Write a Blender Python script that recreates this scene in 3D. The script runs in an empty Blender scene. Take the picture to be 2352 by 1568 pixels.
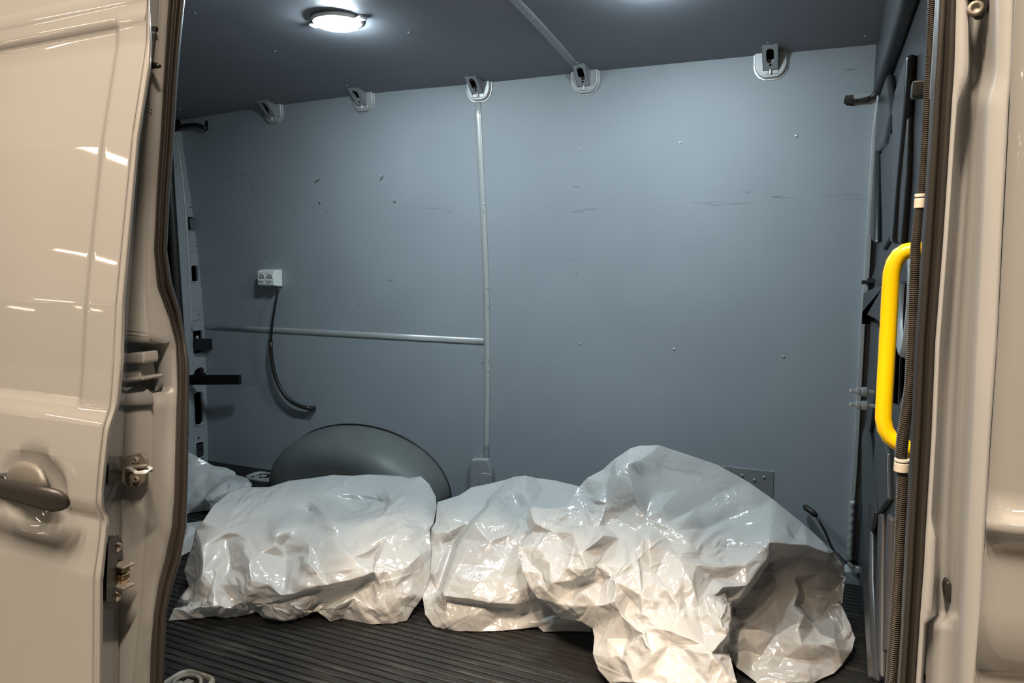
import bpy, bmesh, math, random
import numpy as np
from mathutils import Vector, geometry

# ------------------------------------------------------------------ camera, world, lights, exposure
sc = bpy.context.scene
COL = sc.collection
W, H, F = 2352.0, 1568.0, 1630.0
YAW, PITCH = math.atan(723 / F), math.atan(194 / F)
EYE = np.array([0.0, 0.0, 1.07])
_f0 = np.array([-math.sin(YAW), math.cos(YAW), 0]); RIGHT = np.array([math.cos(YAW), math.sin(YAW), 0])
FWD = _f0 * math.cos(PITCH) + np.array([0, 0, -math.sin(PITCH)])
UP = _f0 * math.sin(PITCH) + np.array([0, 0, math.cos(PITCH)])
cam_d = bpy.data.cameras.new('camera'); cam = bpy.data.objects.new('camera', cam_d); COL.objects.link(cam)
cam_d.sensor_width = 36.0; cam_d.lens = 36.0 * F / W; cam_d.clip_start = 0.02
cam.location = EYE; cam.rotation_euler = (math.pi / 2 - PITCH, 0, YAW)
sc.camera = cam
sc.view_settings.view_transform = 'Standard'; sc.view_settings.look = 'None'
sc.view_settings.gamma = 1.0; sc.view_settings.use_curve_mapping = False
sc.view_settings.exposure = 0.0
LED_STRENGTH = 285.0          # the two ceiling lamps' discs (see ceiling_light)
WARM = (1.0, 0.785, 0.58)
wd = bpy.data.worlds.new('garage_air'); sc.world = wd; wd.use_nodes = True
bg = wd.node_tree.nodes['Background']; bg.inputs[0].default_value = (0.55, 0.43, 0.31, 1); bg.inputs[1].default_value = 0.22
def area(name, loc, size, power, color, rot=(0, 0, 0)):
    l = bpy.data.lights.new(name, 'AREA'); l.shape = 'RECTANGLE'; l.size, l.size_y = size
    l.energy = power; l.color = color
    o = bpy.data.objects.new(name, l); COL.objects.link(o); o.location = loc; o.rotation_euler = rot
    return o
# fluorescent battens under the garage ceiling, in rows outside the van
TUBES = [(-4.64, -1.8, 12), (-7.76, -3.8, 14), (-13.1, -7.05, 20), (-16.0, -8.6, 20), (-21.5, -11.7, 20), (-13.4, -8.4, 16), (-17.9, -11.2, 16),
         (-2.2, -.42, 60), (-1.0, -.42, 115), (-.35, -.42, 210), (.7, -.42, 140), (-1.4, -3.4, 12), (-2.6, -3.4, 12)]
for _x, _y, _p in TUBES:
    area('garage_tube', (_x, _y, 3.6 if _x > -4 else 2.75), (.10, .62), _p, WARM, (0, 0, (.45 if _x < -4 else 0)))

# ------------------------------------------------------------------ measuring helpers: picture point -> point in the van
def ray(px, py): return FWD + RIGHT * ((px - W / 2) / F) - UP * ((py - H / 2) / F)
def aty(px, py, y): r = ray(px, py); return EYE + r * (y / r[1])
def atz(px, py, z): r = ray(px, py); return EYE + r * ((z - EYE[2]) / r[2])
def atx(px, py, x): r = ray(px, py); return EYE + r * (x / r[0])
def lerp(a, b, t): return a + (b - a) * t
def tab(t, v):
    xs = [p[0] for p in t]; ys = [p[1] for p in t]
    if v < xs[0]: return ys[0] + (ys[1] - ys[0]) * (v - xs[0]) / (xs[1] - xs[0])
    if v > xs[-1]: return ys[-1] + (ys[-1] - ys[-2]) * (v - xs[-1]) / (xs[-1] - xs[-2])
    return float(np.interp(v, xs, ys))
rng = np.random.RandomState(7)

# ------------------------------------------------------------------ materials
def mat(name, color, rough=0.5, metal=0.0, spec=0.5, bump=0.0, bscale=200.0, var=0.0, vscale=6.0, coat=0.0):
    m = bpy.data.materials.new(name); m.use_nodes = True
    nt = m.node_tree; b = nt.nodes['Principled BSDF']
    b.inputs['Base Color'].default_value = (*color, 1); b.inputs['Roughness'].default_value = rough
    b.inputs['Metallic'].default_value = metal; b.inputs['Specular IOR Level'].default_value = spec
    b.inputs['Coat Weight'].default_value = coat; b.inputs['Coat Roughness'].default_value = 0.03
    tc = nt.nodes.new('ShaderNodeTexCoord')
    if var > 0:
        n = nt.nodes.new('ShaderNodeTexNoise'); n.inputs['Scale'].default_value = vscale; n.inputs['Detail'].default_value = 6
        nt.links.new(tc.outputs['Object'], n.inputs['Vector'])
        r = nt.nodes.new('ShaderNodeMapRange'); r.inputs[1].default_value = 0.3; r.inputs[2].default_value = 0.7
        r.inputs[3].default_value = 1 - var; r.inputs[4].default_value = 1 + var
        nt.links.new(n.outputs['Fac'], r.inputs[0])
        mx = nt.nodes.new('ShaderNodeVectorMath'); mx.operation = 'SCALE'; mx.inputs[0].default_value = color
        nt.links.new(r.outputs[0], mx.inputs['Scale']); nt.links.new(mx.outputs[0], b.inputs['Base Color'])
    if bump > 0:
        n2 = nt.nodes.new('ShaderNodeTexNoise'); n2.inputs['Scale'].default_value = bscale; n2.inputs['Detail'].default_value = 3
        nt.links.new(tc.outputs['Object'], n2.inputs['Vector'])
        bp = nt.nodes.new('ShaderNodeBump'); bp.inputs['Strength'].default_value = bump; bp.inputs['Distance'].default_value = 0.002
        nt.links.new(n2.outputs['Fac'], bp.inputs['Height']); nt.links.new(bp.outputs[0], b.inputs['Normal'])
    return m

def panel_mat(name, color, scuffs, smudges=()):
    """grey laminated lining board; scuffs = list of (x0, x1, z, half height, strength) rub marks on the board"""
    m = mat(name, color, rough=0.55, spec=0.4, bump=0.05, bscale=350)
    nt = m.node_tree; b = nt.nodes['Principled BSDF']; N = nt.nodes.new; L = nt.links.new
    tc = N('ShaderNodeTexCoord'); sep = N('ShaderNodeSeparateXYZ'); L(tc.outputs['Object'], sep.inputs[0])
    n = N('ShaderNodeTexNoise'); n.inputs['Scale'].default_value = 2.2; n.inputs['Detail'].default_value = 5
    L(tc.outputs['Object'], n.inputs['Vector'])
    r = N('ShaderNodeMapRange'); r.inputs[1].default_value = .3; r.inputs[2].default_value = .7; r.inputs[3].default_value = .94; r.inputs[4].default_value = 1.06
    L(n.outputs['Fac'], r.inputs[0])
    base = N('ShaderNodeVectorMath'); base.operation = 'SCALE'; base.inputs[0].default_value = color; L(r.outputs[0], base.inputs['Scale'])
    mp = N('ShaderNodeMapping'); mp.inputs['Scale'].default_value = (14, 1, 120); L(tc.outputs['Object'], mp.inputs['Vector'])
    st = N('ShaderNodeTexNoise'); st.inputs['Scale'].default_value = 1.0; st.inputs['Detail'].default_value = 4; L(mp.outputs[0], st.inputs['Vector'])
    # sparse specks and short scratches all over
    mp2 = N('ShaderNodeMapping'); mp2.inputs['Scale'].default_value = (9, 1, 34); L(tc.outputs['Object'], mp2.inputs['Vector'])
    s2 = N('ShaderNodeTexNoise'); s2.inputs['Scale'].default_value = 1.3; s2.inputs['Detail'].default_value = 6; s2.inputs['Roughness'].default_value = .7; L(mp2.outputs[0], s2.inputs['Vector'])
    def ramp(src, a, c):
        q = N('ShaderNodeMapRange'); q.inputs[1].default_value = a; q.inputs[2].default_value = c; L(src, q.inputs[0]); return q.outputs[0]
    dark = ramp(s2.outputs['Fac'], .70, .78); light = ramp(s2.outputs['Fac'], .30, .24)
    total = None
    for (x0, x1, z, hh, k) in scuffs:
        a = N('ShaderNodeMath'); a.operation = 'SUBTRACT'; a.inputs[1].default_value = z; L(sep.outputs[2], a.inputs[0])
        ab = N('ShaderNodeMath'); ab.operation = 'ABSOLUTE'; L(a.outputs[0], ab.inputs[0])
        wz = ramp(ab.outputs[0], hh, hh * .3)
        a2 = N('ShaderNodeMath'); a2.operation = 'SUBTRACT'; a2.inputs[1].default_value = (x0 + x1) / 2; L(sep.outputs[0], a2.inputs[0])
        ab2 = N('ShaderNodeMath'); ab2.operation = 'ABSOLUTE'; L(a2.outputs[0], ab2.inputs[0])
        wx = ramp(ab2.outputs[0], abs(x1 - x0) / 2, abs(x1 - x0) / 2 * .8)
        mm = N('ShaderNodeMath'); mm.operation = 'MULTIPLY'; L(wz, mm.inputs[0]); L(wx, mm.inputs[1])
        m2 = N('ShaderNodeMath'); m2.operation = 'MULTIPLY'; m2.inputs[1].default_value = k; L(mm.outputs[0], m2.inputs[0])
        if total is None: total = m2.outputs[0]
        else:
            t = N('ShaderNodeMath'); t.operation = 'MAXIMUM'; L(total, t.inputs[0]); L(m2.outputs[0], t.inputs[1]); total = t.outputs[0]
    sd = ramp(st.outputs['Fac'], .53, .63); sl = ramp(st.outputs['Fac'], .42, .34)
    def mul(a, c):
        q = N('ShaderNodeMath'); q.operation = 'MULTIPLY'; L(a, q.inputs[0])
        if isinstance(c, float): q.inputs[1].default_value = c
        else: L(c, q.inputs[1])
        return q.outputs[0]
    def mix(fac, a, col):
        q = N('ShaderNodeMix'); q.data_type = 'RGBA'; L(fac, q.inputs[0]); L(a, q.inputs[6]); q.inputs[7].default_value = (*col, 1); return q.outputs[2]
    sm_ = None
    for (x0, z0, hw, hz) in smudges:
        d_ = N('ShaderNodeMapping'); d_.inputs['Location'].default_value = (-x0 / hw, 0, -z0 / hz); d_.inputs['Scale'].default_value = (1 / hw, 0, 1 / hz); L(tc.outputs['Object'], d_.inputs['Vector'])
        ln = N('ShaderNodeVectorMath'); ln.operation = 'LENGTH'; L(d_.outputs[0], ln.inputs[0]); q0 = ramp(ln.outputs['Value'], 1.0, .3)
        if sm_ is None: sm_ = q0
        else: t = N('ShaderNodeMath'); t.operation = 'MAXIMUM'; L(sm_, t.inputs[0]); L(q0, t.inputs[1]); sm_ = t.outputs[0]
    c = mix(mul(dark, .5), base.outputs[0], (.06, .07, .075)); c = mix(mul(light, .35), c, (.5, .54, .55))
    if total is not None:
        c = mix(mul(sd, total), c, (.05, .055, .06)); c = mix(mul(mul(sl, total), .6), c, (.5, .54, .56))
    if sm_ is not None: c = mix(mul(mul(sm_, ramp(s2.outputs['Fac'], .36, .6)), .6), c, (.035, .04, .045))
    L(c, b.inputs['Base Color'])
    return m

M = {}
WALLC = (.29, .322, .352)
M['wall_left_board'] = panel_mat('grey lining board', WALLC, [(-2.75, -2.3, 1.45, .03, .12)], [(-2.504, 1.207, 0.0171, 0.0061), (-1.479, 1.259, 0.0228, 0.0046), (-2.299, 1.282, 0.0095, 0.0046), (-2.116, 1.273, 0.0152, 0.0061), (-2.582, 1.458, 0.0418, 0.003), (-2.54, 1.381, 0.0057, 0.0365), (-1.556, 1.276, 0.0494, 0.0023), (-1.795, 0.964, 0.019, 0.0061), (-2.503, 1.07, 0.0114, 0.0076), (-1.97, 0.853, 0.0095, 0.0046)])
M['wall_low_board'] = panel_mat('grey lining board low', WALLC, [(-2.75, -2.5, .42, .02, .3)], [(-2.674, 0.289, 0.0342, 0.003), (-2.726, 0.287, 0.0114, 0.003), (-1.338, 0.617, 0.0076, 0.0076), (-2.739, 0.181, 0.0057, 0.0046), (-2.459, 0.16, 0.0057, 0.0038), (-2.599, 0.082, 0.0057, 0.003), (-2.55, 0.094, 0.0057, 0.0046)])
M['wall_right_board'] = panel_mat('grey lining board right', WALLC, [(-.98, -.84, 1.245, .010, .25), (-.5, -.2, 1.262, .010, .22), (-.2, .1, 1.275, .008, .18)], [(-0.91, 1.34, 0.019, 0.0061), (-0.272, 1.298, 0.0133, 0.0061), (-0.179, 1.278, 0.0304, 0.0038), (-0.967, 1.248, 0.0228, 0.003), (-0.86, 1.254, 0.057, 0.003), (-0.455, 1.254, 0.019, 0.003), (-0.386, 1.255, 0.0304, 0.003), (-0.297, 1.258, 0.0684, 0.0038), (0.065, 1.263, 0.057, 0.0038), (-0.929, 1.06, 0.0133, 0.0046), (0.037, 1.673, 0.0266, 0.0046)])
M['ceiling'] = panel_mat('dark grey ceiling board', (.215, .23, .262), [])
M['paint'] = mat('silver paint', (.195, .195, .19), rough=.32, metal=.0, spec=.5, coat=.9, var=.02)
M['paint_lit'] = mat('lit silver satin paint', (.31, .315, .315), rough=.38, spec=.5, var=.05, bump=.02)  # same paint as the doors, lightened to carry the brighter light on the pillars
M['steel'] = mat('bare primed steel', (.43, .44, .445), rough=.4, metal=.25, var=.06, vscale=15)
M['post'] = mat('grey painted steel', (.36, .385, .40), rough=.38, metal=.15, var=.05)
M['bulk'] = mat('dark grey pressed steel', (.028, .029, .032), rough=.28, spec=.35, var=.08)
M['beam'] = mat('dark grey beam', (.045, .046, .050), rough=.45, spec=.25, var=.06)
M['rubber'] = mat('black rubber', (.022, .02, .019), rough=.42, spec=.4, bump=.05)
M['seal'] = mat('brown black seal rubber', (.024, .021, .018), rough=.42, spec=.45, bump=.03)
M['black'] = mat('black plastic', (.012, .012, .013), rough=.35)
M['void'] = mat('unlit cavity', (.004, .004, .004), rough=.9, spec=.1)
M['alu'] = mat('aluminium strip', (.62, .64, .64), rough=.36, metal=.5, var=.04)
M['ceilstrip'] = mat('grey strip', (.34, .36, .375), rough=.4, metal=.2)
M['channel'] = mat('grey channel steel', (.25, .265, .275), rough=.45)
M['screw'] = mat('zinc screw', (.66, .68, .68), rough=.28, metal=.8)
M['white'] = mat('white plastic', (.80, .81, .78), rough=.35)
M['yellow'] = mat('yellow enamel', (.88, .58, .0), rough=.35, coat=.2)
M['arch'] = mat('grey moulded plastic', (.135, .145, .14), rough=.45, spec=.45, var=.10, vscale=9, bump=.06)
M['plate'] = mat('brushed plate', (.30, .31, .31), rough=.45, metal=.4, var=.05)
M['handle'] = mat('grained black plastic', (.012, .011, .011), rough=.42, spec=.35, bump=.04)
M['hose'] = mat('corrugated hose', (.045, .038, .031), rough=.42)
M['tie'] = mat('pale cable tie', (.55, .50, .42), rough=.35)
M['brass'] = mat('worn brass', (.42, .30, .16), rough=.35, metal=.7)
M['dirty'] = mat('dirty steel', (.24, .22, .185), rough=.55, metal=.3, var=.35, vscale=30)
M['tyre'] = mat('tyre rubber', (.02, .02, .02), rough=.6)
M['concrete'] = mat('garage concrete', (.34, .32, .29), rough=.55, var=.1)
_e = bpy.data.materials.new('lit diffuser'); _e.use_nodes = True
_b = _e.node_tree.nodes['Principled BSDF']; _b.inputs['Base Color'].default_value = (.9, .9, .9, 1)
_b.inputs['Emission Color'].default_value = (.79, .94, 1.0, 1); _b.inputs['Emission Strength'].default_value = LED_STRENGTH
M['led'] = _e
def floor_mat():
    m = mat('ribbed black rubber mat', (.03, .03, .029), rough=.42, spec=.45, bump=.12, bscale=260)
    nt = m.node_tree; b = nt.nodes['Principled BSDF']; N = nt.nodes.new; L = nt.links.new
    tc = N('ShaderNodeTexCoord'); mp = N('ShaderNodeMapping'); mp.inputs['Scale'].default_value = (2.2, 34, 1); L(tc.outputs['Object'], mp.inputs[0])
    n = N('ShaderNodeTexNoise'); n.inputs['Scale'].default_value = 1.5; n.inputs['Detail'].default_value = 7; n.inputs['Roughness'].default_value = .65; L(mp.outputs[0], n.inputs['Vector'])
    r = N('ShaderNodeMapRange'); r.inputs[1].default_value = .52; r.inputs[2].default_value = .76; L(n.outputs['Fac'], r.inputs[0])
    n3 = N('ShaderNodeTexNoise'); n3.inputs['Scale'].default_value = 2.5; L(tc.outputs['Object'], n3.inputs['Vector'])
    r3 = N('ShaderNodeMapRange'); r3.inputs[1].default_value = .4; r3.inputs[2].default_value = .7; L(n3.outputs['Fac'], r3.inputs[0])
    mm = N('ShaderNodeMath'); mm.operation = 'MULTIPLY'; L(r.outputs[0], mm.inputs[0]); L(r3.outputs[0], mm.inputs[1])
    q = N('ShaderNodeMix'); q.data_type = 'RGBA'; L(mm.outputs[0], q.inputs[0]); q.inputs[6].default_value = (.014, .014, .0135, 1); q.inputs[7].default_value = (.13, .122, .105, 1)
    L(q.outputs[2], b.inputs['Base Color'])
    return m
M['floor'] = floor_mat()
def bag_mat(name, color, trans=.25, alpha=1.0, rough=.27):
    m = bpy.data.materials.new(name); m.use_nodes = True; nt = m.node_tree; N = nt.nodes.new; L = nt.links.new
    b = nt.nodes['Principled BSDF']; out = nt.nodes['Material Output']
    b.inputs['Base Color'].default_value = (*color, 1); b.inputs['Roughness'].default_value = rough; b.inputs['Specular IOR Level'].default_value = .85
    tc = N('ShaderNodeTexCoord')
    w = N('ShaderNodeTexVoronoi'); w.feature = 'DISTANCE_TO_EDGE'; w.inputs['Scale'].default_value = 26
    nz = N('ShaderNodeTexNoise'); nz.inputs['Scale'].default_value = 14; nz.inputs['Detail'].default_value = 4
    L(tc.outputs['Object'], nz.inputs['Vector'])
    ad = N('ShaderNodeMix'); ad.data_type = 'VECTOR'; ad.inputs[0].default_value = .12
    L(tc.outputs['Object'], ad.inputs[4]); L(nz.outputs['Color'], ad.inputs[5]); L(ad.outputs[1], w.inputs['Vector'])
    n2 = N('ShaderNodeTexNoise'); n2.inputs['Scale'].default_value = 60; n2.inputs['Detail'].default_value = 5; L(tc.outputs['Object'], n2.inputs['Vector'])
    s = N('ShaderNodeMath'); s.operation = 'MULTIPLY_ADD'; L(n2.outputs['Fac'], s.inputs[0]); s.inputs[1].default_value = .25; L(w.outputs['Distance'], s.inputs[2])
    bp = N('ShaderNodeBump'); bp.inputs['Strength'].default_value = .22; bp.inputs['Distance'].default_value = .008
    L(s.outputs[0], bp.inputs['Height']); L(bp.outputs[0], b.inputs['Normal'])
    t = N('ShaderNodeBsdfTranslucent'); t.inputs[0].default_value = (*color, 1); L(bp.outputs[0], t.inputs['Normal'])
    mx = N('ShaderNodeMixShader'); mx.inputs[0].default_value = trans; L(b.outputs[0], mx.inputs[1]); L(t.outputs[0], mx.inputs[2])
    res = mx.outputs[0]
    if alpha < 1:
        tr = N('ShaderNodeBsdfTransparent'); m3 = N('ShaderNodeMixShader'); m3.inputs[0].default_value = alpha
        L(tr.outputs[0], m3.inputs[1]); L(res, m3.inputs[2]); res = m3.outputs[0]
    L(res, out.inputs[0]); return m
M['bag'] = bag_mat('white polythene', (.64, .64, .63), rough=.19)
M['film'] = bag_mat('polythene stretched thin', (.56, .56, .55), trans=.1, alpha=.58, rough=.2)

# ------------------------------------------------------------------ object helpers
def tag(o, label=None, cat=None, group=None, kind=None):
    if label: o['label'] = label
    if cat: o['category'] = cat
    if group: o['group'] = group
    if kind: o['kind'] = kind
    return o
def empty(name, loc, label=None, cat=None, group=None, kind=None):
    o = bpy.data.objects.new(name, None); COL.objects.link(o); o.location = loc; o.empty_display_size = .05
    return tag(o, label, cat, group, kind)
def par(o, p):
    if p is not None:
        o.parent = p
        l = np.array(p.location); q = p.parent
        while q is not None: l = l + np.array(q.location); q = q.parent
        o.location = Vector(np.array(o.location) - l)
    return o
class MB:
    def __init__(s): s.v = []; s.f = []
    def add(s, vs, fs):
        n = len(s.v); s.v += [tuple(map(float, v)) for v in vs]; s.f += [tuple(i + n for i in f) for f in fs]; return s
    def box(s, c, d, R=None):
        c = np.array(c, float); d = np.array(d, float) / 2
        P = [np.array([x, y, z]) * d for x in (-1, 1) for y in (-1, 1) for z in (-1, 1)]
        if R is not None: P = [R @ p for p in P]
        return s.add([c + p for p in P], [(0, 1, 3, 2), (4, 6, 7, 5), (0, 4, 5, 1), (2, 3, 7, 6), (0, 2, 6, 4), (1, 5, 7, 3)])
    def loft(s, rows, closed=False, caps=False):
        n = len(rows[0]); vs = [p for r in rows for p in r]; fs = []
        for i in range(len(rows) - 1):
            for j in range(n if closed else n - 1):
                k = (j + 1) % n; fs.append((i * n + j, i * n + k, (i + 1) * n + k, (i + 1) * n + j))
        if caps: fs += [tuple(range(n))[::-1], tuple((len(rows) - 1) * n + j for j in range(n))]
        return s.add(vs, fs)
    def tube(s, path, r, n=10, caps=True):
        P = [np.array(p, float) for p in path]; rows = []; prev = None
        for i, p in enumerate(P):
            t = P[min(i + 1, len(P) - 1)] - P[max(i - 1, 0)]; t = t / np.linalg.norm(t)
            if prev is None:
                a = np.array([0, 0, 1.]) if abs(t[2]) < .9 else np.array([1., 0, 0]); u = np.cross(t, a)
            else: u = prev - t * (prev @ t)
            u = u / np.linalg.norm(u); prev = u; w = np.cross(t, u)
            rr = r[i] if hasattr(r, '__len__') else r
            rows.append([p + rr * (math.cos(q) * u + math.sin(q) * w) for q in np.linspace(0, 2 * math.pi, n, endpoint=False)])
        return s.loft(rows, True, caps)
    def lathe(s, c, axis, prof, n=24, cap=True):
        c = np.array(c, float); t = np.array(axis, float); t = t / np.linalg.norm(t)
        a = np.array([0, 0, 1.]) if abs(t[2]) < .9 else np.array([1., 0, 0]); u = np.cross(t, a); u /= np.linalg.norm(u); w = np.cross(t, u)
        rows = [[c + t * h + r * (math.cos(q) * u + math.sin(q) * w) for q in np.linspace(0, 2 * math.pi, n, endpoint=False)] for r, h in prof]
        return s.loft(rows, True, cap)
    def prism(s, pts, ext):
        P = [np.array(p, float) for p in pts]; e = np.array(ext, float); n = len(P)
        return s.add(P + [p + e for p in P], [tuple(range(n))[::-1], tuple(range(n, 2 * n))] + [(i, (i + 1) % n, n + (i + 1) % n, n + i) for i in range(n)])
    def build(s, name, m, parent=None, smooth=False, bevel=0, solid=0, segs=2):
        me = bpy.data.meshes.new(name); me.from_pydata(s.v, [], s.f); me.update()
        bm = bmesh.new(); bm.from_mesh(me); bmesh.ops.recalc_face_normals(bm, faces=bm.faces); bm.to_mesh(me); bm.free()
        c = np.mean(np.array(s.v), axis=0) if parent is None else np.zeros(3)
        o = bpy.data.objects.new(name, me); COL.objects.link(o)
        if parent is None:
            c[2] = min(v[2] for v in s.v)
            me.transform(__import__('mathutils').Matrix.Translation(-Vector(c))); o.location = c
        me.materials.append(M[m] if isinstance(m, str) else m)
        if smooth:
            me.polygons.foreach_set('use_smooth', [True] * len(me.polygons))
        if solid:
            md = o.modifiers.new('thick', 'SOLIDIFY'); md.thickness = abs(solid); md.offset = -1 if solid > 0 else 1
        if bevel:
            md = o.modifiers.new('bevel', 'BEVEL'); md.width = bevel; md.segments = segs; md.limit_method = 'ANGLE'; md.angle_limit = math.radians(40)
            if smooth is None or smooth: pass
            me.polygons.foreach_set('use_smooth', [True] * len(me.polygons))
            md2 = o.modifiers.new('wn', 'WEIGHTED_NORMAL'); md2.keep_sharp = False
        return par(o, parent)
def rrect(cx, cy, w, h, r, n=5):
    out = []
    for (sx, sy, a0) in ((1, 1, 0), (-1, 1, 90), (-1, -1, 180), (1, -1, 270)):
        for k in range(n + 1):
            a = math.radians(a0 + 90 * k / n); out.append((cx + sx * (w / 2 - r) + r * math.cos(a), cy + sy * (h / 2 - r) + r * math.sin(a)))
    return out
def circ(cx, cy, rx, ry=None, n=20): return [(cx + rx * math.cos(a), cy + (ry or rx) * math.sin(a)) for a in np.linspace(0, 2 * math.pi, n, endpoint=False)]
def inside(p, poly):
    c = False; n = len(poly); x, y = p
    for i in range(n):
        x1, y1 = poly[i]; x2, y2 = poly[(i + 1) % n]
        if (y1 > y) != (y2 > y) and x < (x2 - x1) * (y - y1) / (y2 - y1) + x1: c = not c
    return c
def sheet(outline, holes=(), extra=()):
    """flat triangulated sheet with real holes -> 2D verts, faces"""
    vs = [Vector(p) for p in outline]; es = []; n = len(outline); es += [(i, (i + 1) % n) for i in range(n)]
    for h in holes:
        b = len(vs); vs += [Vector(p) for p in h]; es += [(b + i, b + (i + 1) % len(h)) for i in range(len(h))]
    vs += [Vector(p) for p in extra]
    r = geometry.delaunay_2d_cdt(vs, es, [list(range(n))], 1, 1e-7)
    V = [tuple(v) for v in r[0]]; Fs = []
    for f in r[2]:
        c = np.mean([V[i] for i in f], axis=0)
        if inside(c, outline) and not any(inside(c, h) for h in holes): Fs.append(tuple(f))
    return V, Fs

def slab(V3, Fs, ext):
    """sheet given a real thickness along ext, with its cut edges closed"""
    e = np.array(ext, float); n = len(V3); V = [np.array(v, float) for v in V3]; cnt = {}
    for f in Fs:
        for i in range(len(f)):
            a, c = f[i], f[(i + 1) % len(f)]; cnt.setdefault((min(a, c), max(a, c)), []).append((a, c))
    side = [(c, a, a + n, c + n) for k, v in cnt.items() if len(v) == 1 for a, c in v]
    b = MB(); b.add(V + [v + e for v in V], list(Fs) + [tuple(i + n for i in f[::-1]) for f in Fs] + side); return b
# ------------------------------------------------------------------ the van's hold: floor, far wall, ceiling, ends
XL, XR = -2.95, 0.15
WP = [(0, 2.691), (.25, 2.694), (.5, 2.703), (.712, 2.709), (.94, 2.699), (1.13, 2.684), (1.32, 2.665), (1.5, 2.649), (1.685, 2.63), (1.80, 2.618)]
_wp = np.polyfit([p[0] for p in WP], [p[1] for p in WP], 4)
def wy(z): return float(np.polyval(_wp, z))
def onwall(px, py, off=0.0):
    y = 2.68
    for _ in range(6): P = aty(px, py, y); y = wy(P[2]) - off
    return aty(px, py, y)
CX_ = [(-3.0, -.02), (-2.42, .0), (-1.8, .009), (-1.26, .0), (-.87, .0), (-.2, -.008), (.16, -.014)]
def cz(x, y): return 1.832 - .077 * (abs(y - 1.75) / .87) ** 1.5 + tab(CX_, x)
def onceil(px, py, off=0.0):
    z = 1.8
    for _ in range(12): P = atz(px, py, z); z = cz(P[0], P[1]) - off
    return P

g = MB()
rows = []; prof = []
y = 0.30; P_ = .024
while y < 2.70:
    prof += [(y, -.004), (y + .0015, -.0005), (y + .0035, 0), (y + .0145, 0), (y + .0165, -.0005), (y + .018, -.004)]; y += P_
for x in (XL - .02, .24): rows.append([(x, a, b) for a, b in prof])
g.loft(rows)
fl = g.build('floor', 'floor', smooth=False, solid=.02); tag(fl, kind='structure')
gp = MB(); gp.box((-2, -2.5, -.70), (14, 12, .06)); tag(gp.build('ground', 'concrete'), kind='structure')

wb = empty('wall_back', (-1.4, 2.69, 0), kind='structure')
def board(x0, x1, z0, z1, m, thick=.006):
    b = MB(); zs = list(np.linspace(z0, z1, 60)); xs = [x0, x1]
    b.loft([[(x, wy(z), z) for x in xs] + [(x, wy(z) + thick, z) for x in xs[::-1]] for z in zs], closed=True, caps=True); return b.build('panel', m, wb, smooth=False)
XS = -1.316
board(XL - .03, XS - .002, .716, 1.80, 'wall_left_board'); board(XL - .03, XS - .002, -.003, .712, 'wall_low_board')
board(XS + .002, XR + .02, -.003, 1.80, 'wall_right_board')
# cavity skin behind the boards
b = MB(); b.box((-1.4, 2.80, .9), (3.4, .02, 2.1)); b.build('outer_skin', 'void', wb)

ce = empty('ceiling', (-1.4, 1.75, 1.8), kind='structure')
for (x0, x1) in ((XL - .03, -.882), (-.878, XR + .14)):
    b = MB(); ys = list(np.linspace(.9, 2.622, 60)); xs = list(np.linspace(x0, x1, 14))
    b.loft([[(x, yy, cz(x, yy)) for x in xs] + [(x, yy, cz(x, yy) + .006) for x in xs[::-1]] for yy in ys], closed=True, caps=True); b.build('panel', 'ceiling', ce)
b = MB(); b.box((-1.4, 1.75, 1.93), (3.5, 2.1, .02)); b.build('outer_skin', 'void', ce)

def strip(path, w, h, nrm, m, name, parent=None, n=7):
    """half-round cover strip along a path; nrm = outward direction"""
    b = MB(); P = [np.array(p, float) for p in path]; rows = []
    for i, p in enumerate(P):
        t = P[min(i + 1, len(P) - 1)] - P[max(i - 1, 0)]; t /= np.linalg.norm(t)
        nn = np.array(nrm, float); s = np.cross(t, nn); s /= np.linalg.norm(s)
        rows.append([p + s * w / 2 * math.cos(a) + nn * h * math.sin(a) for a in np.linspace(0, math.pi, n)] )
    b.loft(rows, closed=True, caps=True); return b.build(name, m, parent, smooth=True)
def screw_head(p, nrm, r=.0042, h=.0028, parent=None, name='screw', m='screw', shank=0.0):
    b = MB()
    if shank: b.lathe(p, nrm, [(r * .55, -.002), (r * .55, shank)], n=8); 
    b.lathe(np.array(p) + np.array(nrm) * shank, nrm, [(r, 0), (r * .92, h * .5), (r * .55, h), (r * .25, h * .8)], n=10)
    return b.build(name, m, parent, smooth=True)

# vertical and horizontal aluminium cover strips on the far wall, grey strip on the ceiling
zt, zb = onwall(1098, 234)[2], onwall(1117, 1052)[2]
t1 = strip([(XS, wy(z) - .0005, z) for z in np.linspace(zb, zt, 24)], .028, .006, (0, -1, 0), 'alu', 'trim_1'); tag(t1, kind='structure')
XH = -2.925
t2 = strip([(x, wy(.712) - .0005, .712) for x in (XH, -2.4, -1.9, XS - .016)], .028, .007, (0, -1, 0), 'alu', 'trim_2'); tag(t2, kind='structure')
t3 = strip([(-.88, yy, cz(-.88, yy) + .0003) for yy in np.linspace(1.2, 2.60, 16)], .034, .003, (0, 0, -1), 'ceilstrip', 'trim_3'); tag(t3, kind='structure')
for (px, py) in ((1099, 258), (1110, 468), (1120, 662), (1121, 850), (1117, 1034)): screw_head(onwall(px, py, .0055), (0, -1, 0), .0042, .003, t1)
for (px, py) in ((1110, 486), (1121, 707), (1122, 831)):
    b = MB(); b.lathe(onwall(px, py, .0058), (0, -1, 0), [(.002, -.003), (.002, .0006)], n=8); b.build('screw_hole', 'void', t1)
for (px, py) in ((492, 751), (630, 760), (636, 760), (776, 767), (930, 774), (1097, 784)): screw_head(onwall(px, py, .0065), (0, -1, 0), .004, .003, t2)
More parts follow.
